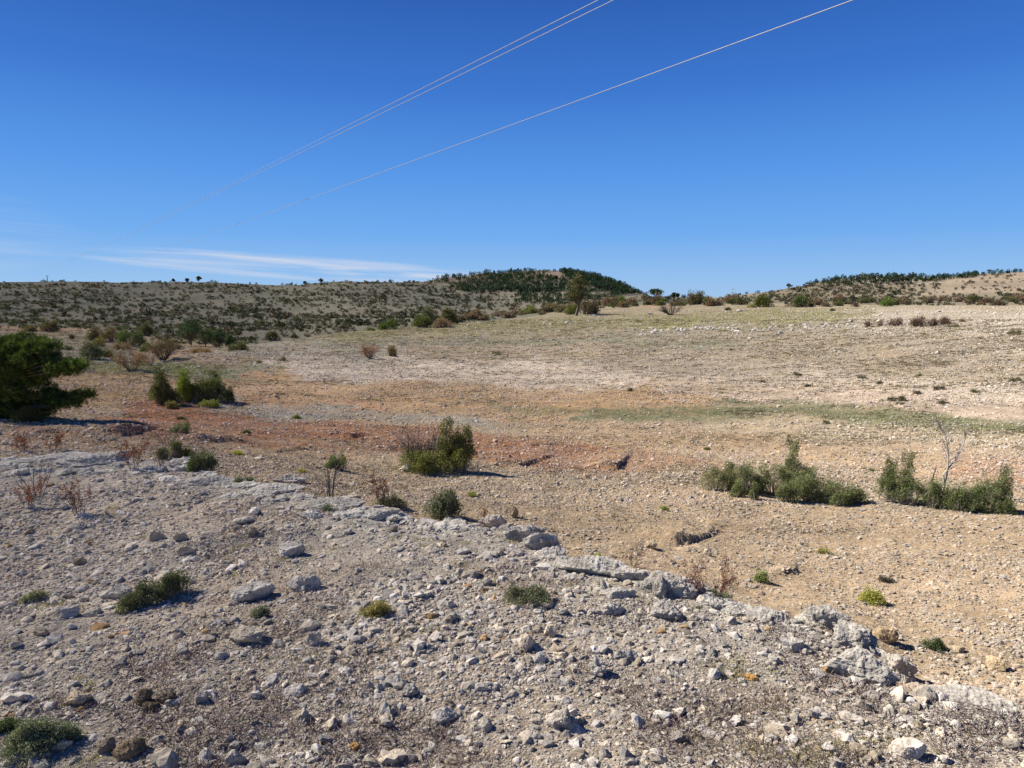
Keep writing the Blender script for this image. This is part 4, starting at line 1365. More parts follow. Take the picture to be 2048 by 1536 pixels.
# --- the large pine at the left edge
def big_pine():
    rng = np.random.default_rng(12)
    X, Y, Z, r = at(-12, 848); s = mpp(X, Y) * .95
    Y += .6; Z = float(H(X, Y))
    # limbs: (x, z of the tip in px, towards viewer, blob size px)
    blobs = []
    def lob(cx, cz, wx, wz, n, wy=60):
        for _ in range(n):
            while True:
                u = rng.uniform(-1, 1, 3)
                if u.dot(u) < 1: break
            blobs.append((cx + u[0] * wx, u[1] * wy, cz + u[2] * wz))
    lob(-60, 150, 75, 34, 60); lob(40, 150, 55, 28, 42); lob(-10, 168, 90, 16, 26); lob(85, 118, 62, 14, 40); lob(125, 112, 30, 12, 16); lob(-40, 92, 85, 26, 60)
    lob(30, 95, 50, 20, 24); lob(100, 45, 55, 16, 30); lob(25, 50, 60, 16, 26); lob(-50, 25, 85, 25, 60); lob(20, 12, 45, 16, 26); lob(-110, 80, 60, 60, 60); lob(30, 72, 40, 14, 9); lob(5, 120, 60, 22, 24)
    blobs = np.array(blobs) * s
    g = Geo(); wd = Geo()
    # limbs
    tr = np.array([[-50, 0, -4], [-46, 0, 40], [-40, 3, 85], [-42, 0, 125], [-38, 0, 165]]) * s
    add_tubes(wd, tr[:-1], tr[1:], np.array([9, 7.5, 6, 4]) * s, np.array([7.5, 6, 4, 2]) * s, (.13, .095, .075), 8)
    A, B = [], []
    for b in blobs[::3]:
        k = np.clip(b[2] / s * .8, 5, 150); p = np.array([np.interp(k, tr[:, 2] / s, tr[:, 0] / s), 0, k]) * s
        m = (p + b) / 2 + np.array([0, 0, -4 * s]); A += [p, m]; B += [m, b]
    add_tubes(wd, A, B, np.full(len(A), 1.6 * s), np.full(len(A), .9 * s), (.15, .115, .09), 4)
    # needle tufts
    for b in blobs:
        nt_ = 26
        o = norm(rng.normal(size=(nt_, 3)) + np.array([0, 0, .35]))
        P = b + o * rng.uniform(.3, 1, (nt_, 1)) * np.array([15, 15, 9]) * s
        for q, oo in zip(P, o):
            n = 13
            D = oo * .7 + rng.normal(size=(n, 3)) * .45 + np.array([0, 0, .45])
            c = np.array((.042, .068, .018)) if rng.uniform() < .65 else np.array((.10, .14, .032))
            cc = c[None] * rng.uniform(.7, 1.35, (n, 1))
            add_leaves(g, np.repeat(q[None], n, 0) + rng.normal(size=(n, 3)) * 1.6 * s, D, 6.5 * s, 1.1 * s, cc, rng)
    e = bpy.data.objects.new('pine_tree', None); COL.objects.link(e)
    e.location = (X, Y, Z)
    link('trunk', wd.mesh('trunk', M_WOOD, True), e); link('crown', g.mesh('crown', M_LEAF), e)
    tag(e, 'large bushy green pine cut by the left edge, branches reaching right', 'pine')
    plant(52, 850, 70, 34, 'dark low bush under the large pine', 'shrub', 'shrub', col=(.05, .06, .025), col2=(.10, .11, .04), nplume=90, leafpx=2.8)


big_pine()


# --- middle distance shrubs and trees
def tree(x, y, w, h, label, cat='tree', name='tree', col=(.07, .085, .035), col2=(.13, .15, .055), trunk=.35, seed=0, leafpx=2.6, nblob=26, fill=1.0, group=None, trunkcol=(.12, .10, .08), yo=0.0, flat=1.0):
    """standing tree: trunk with limbs and a crown of leaf clumps"""
    X, Y, Z, r = at(x, y); s = mpp(X, Y)
    Y += yo; Z = float(H(X, Y))
    rng = np.random.default_rng(seed + int(x))
    g, wd = Geo(), Geo()
    Hm, Wm = h * s, w * s
    zc = Hm * (trunk + (1 - trunk) * .5); hz = Hm * (1 - trunk) * .5
    A = [np.array([0, 0, -.1])]; B = [np.array([rng.normal() * .03 * Hm, 0, Hm * trunk])]; r0 = Hm * .022 + .02
    ra, rb = [r0 * 1.4], [r0]
    leaf = leafpx * s
    for k in range(nblob):
        while True:
            u = rng.uniform(-1, 1, 3)
            if u.dot(u) < 1: break
        shape = 1 - .35 * max(0, u[2])
        b = np.array([u[0] * Wm * .42 * shape, u[1] * Wm * .42 * shape, zc + u[2] * hz * .8 * flat])
        A.append(B[0] * .9); B.append(b); ra.append(r0 * .5); rb.append(r0 * .15)
        n = int(42 * fill)
        rad = min(Wm, Hm) * rng.uniform(.09, .17)
        o = norm(rng.normal(size=(n, 3)))
        P = b + o * (rng.uniform(0, 1, (n, 1)) ** .5) * rad * np.array([1.15, 1.15, .8])
        f = rng.uniform()
        cc = (np.array(col) * (1 - f) + np.array(col2) * f)[None] * rng.uniform(.7, 1.35, (n, 1))
        add_leaves(g, P, o + rng.normal(size=(n, 3)) * .8 + np.array([0, 0, .3]), leaf, leaf * .6, cc, rng)
    add_tubes(wd, A, B, ra, rb, trunkcol, 5)
    e = bpy.data.objects.new(name, None); COL.objects.link(e)
    e.location = (X, Y, Z)
    link('trunk', wd.mesh('trunk', M_WOOD), e); link('crown', g.mesh('crown', M_LEAF), e)
    tag(e, label, cat, group)
    return e


DKP = (.035, .06, .03); DKP2 = (.07, .105, .045)
OL = (.085, .095, .04); OL2 = (.15, .155, .065); BRS = (.15, .11, .08); BRS2 = (.20, .15, .105)
tree(1152, 632, 54, 92, 'tall slender tree with a thin olive crown on the far crest', 'tree', 'tree', col=(.075, .08, .03), col2=(.13, .13, .05), trunk=.24, nblob=60, fill=1.3)
tree(382, 690, 56, 58, 'largest dark green pine of the valley grove at the left', 'pine', 'pine_tree', DKP, DKP2, .12, nblob=60)
tree(412, 694, 42, 38, 'second dark pine to the right in the valley grove', 'pine', 'pine_tree', DKP, DKP2, .12, nblob=36)
tree(438, 694, 30, 40, 'pointed dark pine in the valley grove', 'pine', 'pine_tree', DKP, DKP2, .1, nblob=30)
tree(460, 694, 26, 26, 'smallest dark pine at the right end of the grove', 'pine', 'pine_tree', DKP, DKP2, .1, nblob=22)
MID = [
    (185, 722, 46, 34, 'dark green round bush on the left meadow edge', (.055, .07, .035), (.11, .13, .065), .0),
    (213, 716, 26, 20, 'dark bush just right of the round meadow one', (.05, .06, .03), (.1, .11, .05), .0),
    (138, 702, 20, 11, 'small round dark bush alone on the left slope', (.05, .06, .03), (.09, .1, .05), .0),
    (144, 678, 10, 9, 'tiny bush alone high on the left slope', (.08, .08, .045), (.12, .12, .06), .0),
    (100, 664, 38, 24, 'brown bush on the orange terrace above the large pine', BRS, OL, .4),
    (60, 664, 30, 14, 'low brown scrub left of the brown terrace bush', BRS, OL, .4),
    (205, 684, 62, 30, 'brown and olive thicket on the left terrace', BRS, OL, .4),
    (198, 694, 26, 22, 'yellowish olive bush below the left thicket', (.13, .12, .05), (.19, .17, .07), .0),
    (265, 694, 56, 34, 'dark green bush left of the valley grove', (.045, .065, .03), (.09, .115, .045), .0),
    (288, 672, 40, 28, 'dark bush above the one left of the grove', (.05, .065, .035), (.1, .11, .05), .2),
    (244, 700, 38, 16, 'low brown scrub under the dark green bush', BRS, BRS2, .5),
    (292, 704, 22, 18, 'small green bush beside the dark bare bush', (.07, .1, .035), (.12, .15, .05), .0),
    (239, 662, 8, 10, 'tiny dark bush on the red terrace edge', (.045, .06, .03), (.08, .1, .04), .0),
    (340, 698, 60, 18, 'brown scrub at the foot of the valley grove', BRS, OL, .5),
    (400, 706, 46, 12, 'rusty low scrub right in front of the grove', (.22, .14, .08), (.25, .18, .1), .4),
    (476, 702, 42, 18, 'dark green bush on the stony ridge right of the grove', (.06, .075, .035), (.12, .13, .06), .0),
    (546, 682, 30, 24, 'dark bush at the valley edge on the ridge', (.05, .06, .03), (.1, .1, .05), .2),
    (567, 724, 20, 10, 'little grey green bush on the stony slope', (.1, .11, .06), (.15, .16, .09), .0),
    (518, 727, 12, 5, 'flat dark cushion on the stony slope', (.08, .085, .05), (.12, .12, .08), .0),
    (784, 715, 22, 24, 'small olive bush right of the reddish bare pair', (.12, .10, .06), (.17, .15, .08), .4),
    (993, 710, 20, 8, 'green cushion alone in the middle of the pale slope', (.10, .12, .045), (.16, .18, .07), .0),
    (775, 660, 46, 20, 'bright green low tree behind the middle ridge', (.07, .1, .03), (.13, .17, .05), .0),
    (738, 662, 26, 10, 'low green bush left of the bright green one', (.08, .1, .04), (.13, .15, .06), .0),
    (846, 656, 46, 26, 'olive green bush at the left of the ridge thicket', (.08, .1, .035), (.14, .165, .05), .0),
    (862, 650, 42, 44, 'tall grey green bush in the ridge thicket', (.09, .10, .06), (.14, .15, .09), .0),
    (898, 650, 42, 40, 'dark bush at the right of the ridge thicket', (.06, .075, .035), (.12, .13, .05), .2),
    (888, 656, 50, 20, 'brown bare undergrowth of the ridge thicket', BRS, BRS2, .5),
    (1144, 630, 34, 26, 'olive bush at the foot of the tall slender tree', (.09, .10, .04), (.15, .165, .06), .1),
    (1178, 630, 46, 32, 'brown bush right of the tall slender tree', (.10, .08, .055), (.15, .12, .08), .5),
    (1247, 613, 28, 24, 'bright green round juniper on the far crest', (.07, .10, .025), (.13, .16, .05), .0),
    (1313, 608, 34, 22, 'grey brown bush under the flat topped pine', (.12, .09, .07), (.16, .12, .09), .5),
    (1320, 612, 14, 14, 'small green bush on the far crest', (.09, .12, .03), (.14, .18, .05), .0),
    (1392, 610, 40, 30, 'broad dark brown tree right of the saddle', (.10, .09, .05), (.14, .12, .07), .3),
    (1418, 611, 24, 20, 'green bush right of the broad brown tree', (.07, .1, .03), (.13, .16, .05), .0),
    (1436, 612, 32, 14, 'grey scrub between green bush and brown tree', (.14, .115, .10), (.18, .15, .12), .6),
    (1461, 606, 34, 20, 'rusty brown tree on the right crest', (.15, .10, .075), (.19, .13, .09), .5),
    (1483, 610, 26, 16, 'dark bush right of the rusty brown tree', (.07, .07, .04), (.11, .11, .05), .3),
    (1526, 615, 44, 28, 'large olive green bush on the right crest', (.08, .095, .035), (.15, .165, .055), .1),
    (1503, 616, 20, 10, 'yellow green low bush left of the large olive one', (.13, .15, .05), (.2, .2, .08), .0),
    (1600, 615, 28, 28, 'light green young pine on the right crest', (.06, .09, .035), (.11, .15, .06), .0),
    (1456, 622, 14, 8, 'small dark cushion below the right crest', (.05, .06, .03), (.09, .1, .05), .0),
    (1775, 613, 26, 18, 'bright green bush on the right crest alone', (.08, .13, .03), (.14, .2, .05), .0),
    (1665, 622, 9, 6, 'tiny grey cushion on the yellowish crest grass', (.1, .1, .07), (.14, .14, .1), .0),
    (1592, 615, 60, 10, 'low grey scrub along the right crest', (.15, .12, .10), (.19, .155, .12), .6),
    (1220, 612, 44, 20, 'reddish scrub left of the bright green juniper', (.17, .115, .08), (.2, .14, .1), .5),
    (1060, 628, 50, 16, 'olive scrub along the crest left of the tall tree', (.10, .11, .04), (.16, .17, .06), .2),
    (1105, 624, 40, 18, 'rusty olive scrub near the tall slender tree', (.13, .11, .05), (.18, .15, .08), .4),
    (1000, 634, 60, 10, 'brown low scrub along the middle crest', (.15, .115, .08), (.18, .14, .1), .5),
    (940, 640, 50, 12, 'brown low scrub right of the ridge thicket', (.15, .11, .08), (.18, .14, .1), .5),
    (1735, 655, 15, 14, 'leftmost small brown bush on the stony right slope', (.13, .095, .075), (.16, .12, .09), .6),
    (1758, 655, 16, 12, 'pale brown bush second in the right slope row', (.18, .13, .10), (.2, .15, .12), .6),
    (1790, 653, 30, 18, 'dark brown bush third in the right slope row', (.12, .09, .07), (.15, .11, .09), .6),
    (1838, 655, 36, 24, 'largest brown bush of the right slope row', (.12, .09, .07), (.16, .12, .09), .6),
    (1866, 653, 24, 18, 'brown bush right of the largest in the row', (.14, .10, .08), (.17, .12, .09), .6),
    (1893, 650, 34, 16, 'wide brown bush near the right of the row', (.14, .10, .08), (.17, .12, .09), .6),
    (1926, 645, 18, 10, 'last pale brown bush of the right slope row', (.18, .13, .10), (.2, .15, .12), .6),
    (1905, 655, 30, 6, 'flat green mat below the right slope row', (.09, .10, .04), (.14, .15, .06), .0),
    (2030, 670, 30, 12, 'dark mat at the right edge on the stony slope', (.09, .09, .04), (.14, .13, .06), .1),
    (1790, 806, 40, 11, 'largest flat dark juniper mat on the pale gravel', (.045, .05, .03), (.075, .08, .04), .0),
    (1885, 810, 28, 9, 'dark juniper mat right of the largest one', (.045, .05, .03), (.075, .08, .04), .0),
    (1800, 812, 20, 6, 'small mat just below the largest dark one', (.05, .055, .03), (.08, .085, .045), .0),
    (1595, 753, 22, 6, 'flat brown mat in the middle of the right gravel', (.07, .06, .04), (.1, .09, .06), .0),
    (1722, 760, 28, 6, 'flat dark mat on the right slope above the others', (.06, .06, .04), (.09, .09, .06), .0),
    (1760, 770, 20, 6, 'flat dark mat just right of another up slope', (.06, .06, .04), (.09, .09, .06), .0),
    (1840, 754, 18, 5, 'flat dark mat upper right on the gravel', (.06, .06, .04), (.09, .09, .06), .0),
    (1880, 780, 26, 7, 'flat dark mat above the two largest mats', (.06, .06, .04), (.09, .09, .06), .0),
    (1832, 790, 22, 6, 'flat dark mat between the upper and largest mats', (.06, .06, .04), (.09, .09, .06), .0),
    (1950, 787, 26, 6, 'flat olive mat far right on the gravel', (.07, .075, .04), (.1, .11, .06), .0),
    (2030, 768, 28, 9, 'flat olive mat at the right edge', (.07, .075, .04), (.1, .11, .06), .0),
    (1524, 766, 16, 5, 'small dark mat on the pale gravel left', (.06, .055, .04), (.09, .08, .06), .0),
    (1617, 775, 14, 5, 'small dark mat on the pale gravel below the brown mat', (.06, .055, .04), (.09, .08, .06), .0),
    (1262, 783, 14, 6, 'small dark cushion on the plough lines', (.08, .06, .04), (.11, .09, .06), .0),
    (1652, 851, 20, 7, 'green cushion below the long green strip', (.07, .08, .04), (.12, .13, .06), .0),
    (1413, 901, 14, 6, 'olive cushion on the tan slope in the right middle', (.12, .12, .04), (.17, .17, .07), .0),
    (1742, 944, 18, 8, 'olive sprig right of the long low juniper', (.12, .13, .04), (.18, .19, .07), .0),
]
for k, (x, y, w, h, lab, c1, c2, tw) in enumerate(MID):
    np_ = int(np.clip(w * h / 9, 26, 110))
    nm, ct = ('bare_shrub', 'bare shrub') if tw >= .5 else (('juniper_mat', 'juniper mat') if h <= 11 and y > 740 else ('shrub', 'shrub'))
    plant(x, y, w, h, lab, ct, nm, col=c1, col2=c2, nplume=np_, leafpx=2.2 if h > 12 else 1.8, twigs=max(tw, .12), dep=.8, dens=.8 if tw < .5 else .5,
          twigcol=(.17, .13, .11), upright=.5)
twiggy(258, 744, 52, 44, 'rusty leaved bare bush on the left meadow', stems=30, depth=2, red=.22, leafcol=(.24, .13, .05), rpx=.6, leafpx=2.2, lean=.75, spread=.6, col=(.16, .13, .12))
twiggy(298, 733, 26, 24, 'small grey bare bush between two larger ones', stems=18, depth=2, rpx=.5, lean=.7, spread=.6, col=(.22, .17, .16))
twiggy(322, 722, 44, 44, 'dark bare bush on the green meadow behind the cluster', stems=42, depth=2, red=.15, leafcol=(.14, .11, .05), rpx=.8, leafpx=2.2, lean=.7, spread=.6, col=(.09, .07, .055))
twiggy(180, 747, 28, 18, 'small grey bare bush right of the large pine', stems=18, depth=2, rpx=.5, lean=.8, spread=.6, col=(.2, .16, .16))
twiggy(738, 719, 28, 28, 'reddish bare bush pair alone on the middle slope', stems=40, depth=2, rpx=.5, lean=.6, spread=.5, col=(.25, .17, .14), red=.1, leafcol=(.25, .13, .08), leafpx=1.8)
twiggy(1343, 630, 36, 26, 'dark bare bush leaning right on the far crest', stems=40, depth=2, rpx=.7, lean=.9, spread=.7, col=(.11, .085, .075))
tree(1311, 600, 32, 22, 'flat topped dark pine on the saddle', 'pine', 'pine_tree', DKP, DKP2, .35, nblob=26, flat=.8)
tree(1349, 600, 20, 14, 'small dark pine on the saddle right of the flat topped one', 'pine', 'pine_tree', DKP, DKP2, .3, nblob=16)

# low scrub crowding the crest: copies of six bushes, each with its stems
CREST = []
for k, (c1, c2, tw) in enumerate((((.12, .09, .07), (.16, .12, .09), .7), ((.14, .10, .075), (.19, .13, .09), .6), ((.07, .08, .035), (.12, .13, .055), .2),
                                  ((.10, .085, .06), (.14, .12, .08), .5), ((.055, .065, .03), (.10, .11, .045), .2), ((.16, .125, .10), (.2, .16, .13), .7))):
    CREST.append(shrub_meshes(2.2, 1.1, 2.0, 900 + k, c1, c2, .22, nplume=34, twigs=tw, dens=.8, twigcol=(.16, .12, .10)))
rngc = np.random.default_rng(77)
for k in range(120):
    if k < 62: x = rngc.uniform(1180, 1740); y = np.interp(x, [1180, 1300, 1500, 1740], [617, 609, 611, 612]) + rngc.uniform(-8, 3)
    elif k < 92: x = rngc.uniform(900, 1180); y = np.interp(x, [900, 1040, 1180], [645, 633, 622]) + rngc.uniform(-5, 2)
    else: x = rngc.uniform(1720, 2045); y = rngc.uniform(600, 612)
    X, Y, Z, r = at(x, y); s = mpp(X, Y) * rngc.uniform(14, 30) / 2.2
    e = bpy.data.objects.new('scrub_bush', None); COL.objects.link(e)
    e.location = (X, Y, Z - .03); e.scale = (s, s, s * rngc.uniform(.65, 1.15)); e.rotation_euler = (0, 0, rngc.uniform(0, 6.28))
    fm, sm = CREST[int(rngc.integers(0, 6))]
    link('foliage', fm, e); link('stem', sm, e)
    tag(e, 'low brown or olive scrub bush crowded among others along the far crest', 'shrub', 'scrub bushes along the far crest')
for k in range(130):
    if k < 60: x = rngc.uniform(1255, 1480); y = np.interp(x, [1255, 1480], [668, 655]) + rngc.normal(0, 4)
    elif k < 95: x = rngc.uniform(1480, 1740); y = np.interp(x, [1480, 1740], [662, 650]) + rngc.normal(0, 3)
    elif k < 115: x = rngc.uniform(1740, 2040); y = rngc.uniform(618, 650)
    else: x = rngc.uniform(700, 1250); y = np.interp(x, [700, 1250], [672, 640]) + rngc.normal(0, 5)
    X, Y, Z, r = at(x, y); s = mpp(X, Y) * rngc.uniform(1.8, 4.8)
    o = link('pale_boulder', BOULDERS[k % 4], None, (X, Y, Z + s * .1))
    o.scale = (s * rngc.uniform(.9, 1.5), s, s * rngc.uniform(.5, .85)); o.rotation_euler = (rngc.normal(0, .2), rngc.normal(0, .2), rngc.uniform(0, 6.28))
    tag(o, 'whitish boulder strewn among others on the upper field near the far crest', 'boulder', 'whitish boulders on the upper field')

# ------------------------------------------------------------------ scrub on the far hills
def far_proto(seed, kind):
    rng = np.random.default_rng(seed)
    g = Geo()
    n = 62
    o = norm(rng.normal(size=(n, 3)) * np.array([1, 1, .8]) + np.array([0, 0, .2]))
    if kind == 'pine':
        t = rng.uniform(0, 1, n)
        a = rng.uniform(0, 2 * PI, n)
        rad = np.sqrt(np.clip(1 - t ** 1.6, .03, 1)) * .42 * rng.uniform(.5, 1, n)
        P = np.stack([np.cos(a) * rad, np.sin(a) * rad, .12 + t * .86], -1)
        D = np.stack([np.cos(a), np.sin(a), np.full(n, .3)], -1) + rng.normal(size=(n, 3)) * .4
        c = jitter_cols((.028, .052, .028), n, rng, .4)
        add_leaves(g, P, D, .22, .2, c, rng)
        add_tubes(g, [[0, 0, -.1]], [[0, 0, .5]], [.03], [.015], (.08, .065, .05), 4)
    else:
        lump = rng.normal(size=(4, 3)) * np.array([.28, .28, .1])
        P = lump[rng.integers(0, 4, n)] + o * rng.uniform(.2, .42, (n, 1)) * np.array([1, 1, .85]) + np.array([0, 0, .38])
        P[:, 2] = np.abs(P[:, 2])
        base = {'dark': (.042, .046, .032), 'olive': (.07, .075, .04), 'brown': (.095, .072, .055)}[kind]
        add_leaves(g, P, o + rng.normal(size=(n, 3)) * .7, .34, .26, jitter_cols(base, n, rng, .35), rng)
    V, F, C = np.concatenate(g.V), np.concatenate(g.F), np.concatenate(g.C)
    return V, F, C


KINDS_ = ['dark'] * 5 + ['olive'] * 2 + ['brown'] * 2
FS = [far_proto(600 + k, kd) for k, kd in enumerate(KINDS_)]
FP = [far_proto(700 + k, 'pine') for k in range(5)]


def in_poly(x, y, poly):
    c = np.zeros(len(x), bool); n = len(poly)
    for i in range(n):
        x0, y0 = poly[i]; x1, y1 = poly[(i + 1) % n]
        k = ((y0 > y) != (y1 > y)) & (x < (x1 - x0) * (y - y0) / (y1 - y0 + 1e-12) + x0)
        c ^= k
    return c


PINE_ZONES = [
    ([(1130, 538), (1182, 546), (1225, 560), (1285, 588), (1235, 592), (1190, 578), (1140, 562), (1120, 545)], 1.7),
    ([(985, 556), (1060, 548), (1120, 560), (1160, 570), (1100, 590), (1000, 585), (940, 590), (900, 575), (950, 562)], 1.0),
    ([(1030, 588), (1160, 575), (1240, 592), (1130, 612), (1030, 608)], .7),
    ([(880, 545), (1000, 540), (1130, 545), (960, 560), (860, 570)], .6),
    ([(1615, 545), (1700, 540), (1760, 556), (1800, 566), (1700, 574), (1640, 570), (1600, 568)], .6),
    ([(1740, 542), (1850, 546), (2048, 530), (2300, 520), (2300, 532), (2048, 546), (1900, 562), (1800, 570), (1760, 560)], .75),
    ([(1480, 575), (1640, 545), (1660, 560), (1560, 580)], .22),
]


def scatter_far():
    rng = np.random.default_rng(33)
    def place(x, y, prot, wpx, asp):
        X, Y, r = hits(x, y)
        ok = ~np.isnan(r) & (r > 135)
        return X[ok], Y[ok], r[ok], wpx[ok], asp[ok], y[ok]
    # shrubs: in broken rows that follow the old terraces
    xs, ys = [], []
    for row in range(46):
        y0 = 556 + row * 3.0 + rng.uniform(-1, 1)
        n = 330
        x = rng.uniform(-250, 1250, n)
        wav = 5 * fbm(x / 210, np.full(n, row * .35), 3, 401)
        gap = fbm(x / 60, np.full(n, row * 2.1), 3, 405) > -.12
        gap &= fbm(x / 150 + 4, (y0 + wav) / 26, 3, 409) > rng.uniform(-.8, .0, n)
        xs.append(x[gap]); ys.append((y0 + wav + rng.normal(0, .7, n) + x * .006)[gap])
    x = rng.uniform(-250, 1290, 2200); y = rng.uniform(552, 700, 2200)
    xs.append(x); ys.append(y)
    x = rng.uniform(1290, 2350, 3000); y = rng.uniform(545, 612, 3000)
    k = rng.uniform(size=3000) < np.where((x > 1850) & (y < 590), .2, 1)
    xs.append(x[k]); ys.append(y[k])
    x = np.concatenate(xs); y = np.concatenate(ys)
    w = rng.gamma(3.0, 1.3, len(x)) + 2.0
    w *= .46 + .34 * sstep(560, 670, y)
    w *= np.where(x > 1290, 1.25, 1)
    X, Y, r, w, a, yy = place(x, y, FS, w, rng.uniform(.95, 1.4, len(x)))
    order = np.argsort(-w)
    items = [('s', X[i], Y[i], r[i], w[i], a[i]) for i in order]
    # pines
    px_, py_ = [], []
    for poly, dn in PINE_ZONES:
        P = np.array(poly); bb = (P[:, 0].min(), P[:, 0].max(), P[:, 1].min(), P[:, 1].max())
        n = int((bb[1] - bb[0]) * (bb[3] - bb[2]) * .125 * dn)
        x = rng.uniform(bb[0], bb[1], n); y = rng.uniform(bb[2], bb[3], n)
        k = in_poly(x, y, poly)
        px_.append(x[k]); py_.append(y[k])
    # pines standing on the ridges
    for x0, x1, n in ((1120, 1285, 40), (1630, 1780, 22), (1780, 2060, 40), (870, 960, 8), (2060, 2300, 30)):
        x = rng.uniform(x0, x1, n)
        px_.append(x); py_.append(np.interp(x, XT, [560, 556, 554, 557, 560, 566, 561, 557, 557, 557, 551, 545, 540, 540, 548, 561, 577, 588, 597, 596, 594, 584, 574, 563, 553, 551, 554, 550, 540, 520]) + rng.uniform(1, 5, n))
    x = np.concatenate(px_); y = np.concatenate(py_)
    w = rng.uniform(3.8, 7.5, len(x))
    X, Y, r, w, a, yy = place(x, y, FP, w, rng.uniform(.95, 1.35, len(x)))
    pines = [('p', X[i], Y[i], r[i], w[i], a[i]) for i in np.argsort(-w)]

    def emit(items, protos, nm, stuffname, lab, cat, grp, stufflab, nind, only=None):
        meshes = [np_mesh(nm, V, F, M_LEAF, C) for V, F, C in protos]
        fr = []
        rest = []
        for it in items:
            _, X, Y, r, w, a = it
            xp, yp, ok = project(np.array([X]), np.array([Y]), np.array([0.]))
            if len(fr) < nind and 5 < xp[0] < 2043: fr.append(it)
            else: rest.append(it)
        for it in fr:
            _, X, Y, r, w, a = it
            s = mpp(X, Y) * w
            o = link(nm, meshes[int(rng.integers(0, len(meshes)))], None, (X, Y, float(H(X, Y)) - s * .05))
            o.scale = (s, s, s * a); o.rotation_euler = (0, 0, rng.uniform(0, 6.28))
            tag(o, lab, cat, grp)
        VV, FF, CC, off = [], [], [], 0
        for it in rest:
            _, X, Y, r, w, a = it
            s = mpp(X, Y) * w
            V, F, C = protos[int(rng.integers(0, len(protos)))]
            an = rng.uniform(0, 6.28); c_, s_ = math.cos(an), math.sin(an)
            v = np.stack([(V[:, 0] * c_ - V[:, 1] * s_) * s + X, (V[:, 0] * s_ + V[:, 1] * c_) * s + Y, V[:, 2] * s * a + float(H(X, Y)) - s * .05], -1)
            VV.append(v); FF.append(F + off); CC.append(C * rng.uniform(.75, 1.3)); off += len(V)
        if VV:
            o = link(stuffname, np_mesh(stuffname, np.concatenate(VV), np.concatenate(FF), M_LEAF, np.concatenate(CC)))
            tag(o, stufflab, None, None, 'stuff')
    emit(items, FS, 'hillside_shrub', 'distant_scrub', 'dark round shrub dotted among many on the terraced far hillside', 'shrub', 'shrubs dotted over the far hillsides', 'scrub and bushes covering the terraced far hillsides', 290)
    emit(pines, FP, 'hillside_pine', 'distant_pine_woods', 'small dark pine among the woods on the far hills', 'pine', 'pines on the far hills', 'dark pine woods on the flanks of the far hills', 280)


scatter_far()

# lone trees on the left skyline
for x, y, w, h, lab in ((398, 562, 12, 12, 'round dark tree on the left hill skyline, the tallest there'), (374, 562, 9, 7, 'small tree on the skyline left of the tallest one'),
                        (347, 562, 6, 7, 'tiny tree second left of the tallest skyline tree'), (642, 564, 9, 8, 'round tree on the skyline dip in the middle left'),
                        (610, 568, 7, 6, 'small tree on the skyline left of the dip tree'), (1577, 573, 11, 9, 'umbrella shaped pine alone on the right hill skyline')):
    tree(x, y, w, h, lab, 'tree', 'tree', col=(.05, .055, .035), col2=(.08, .09, .045), trunk=.3, nblob=14, leafpx=1.8)

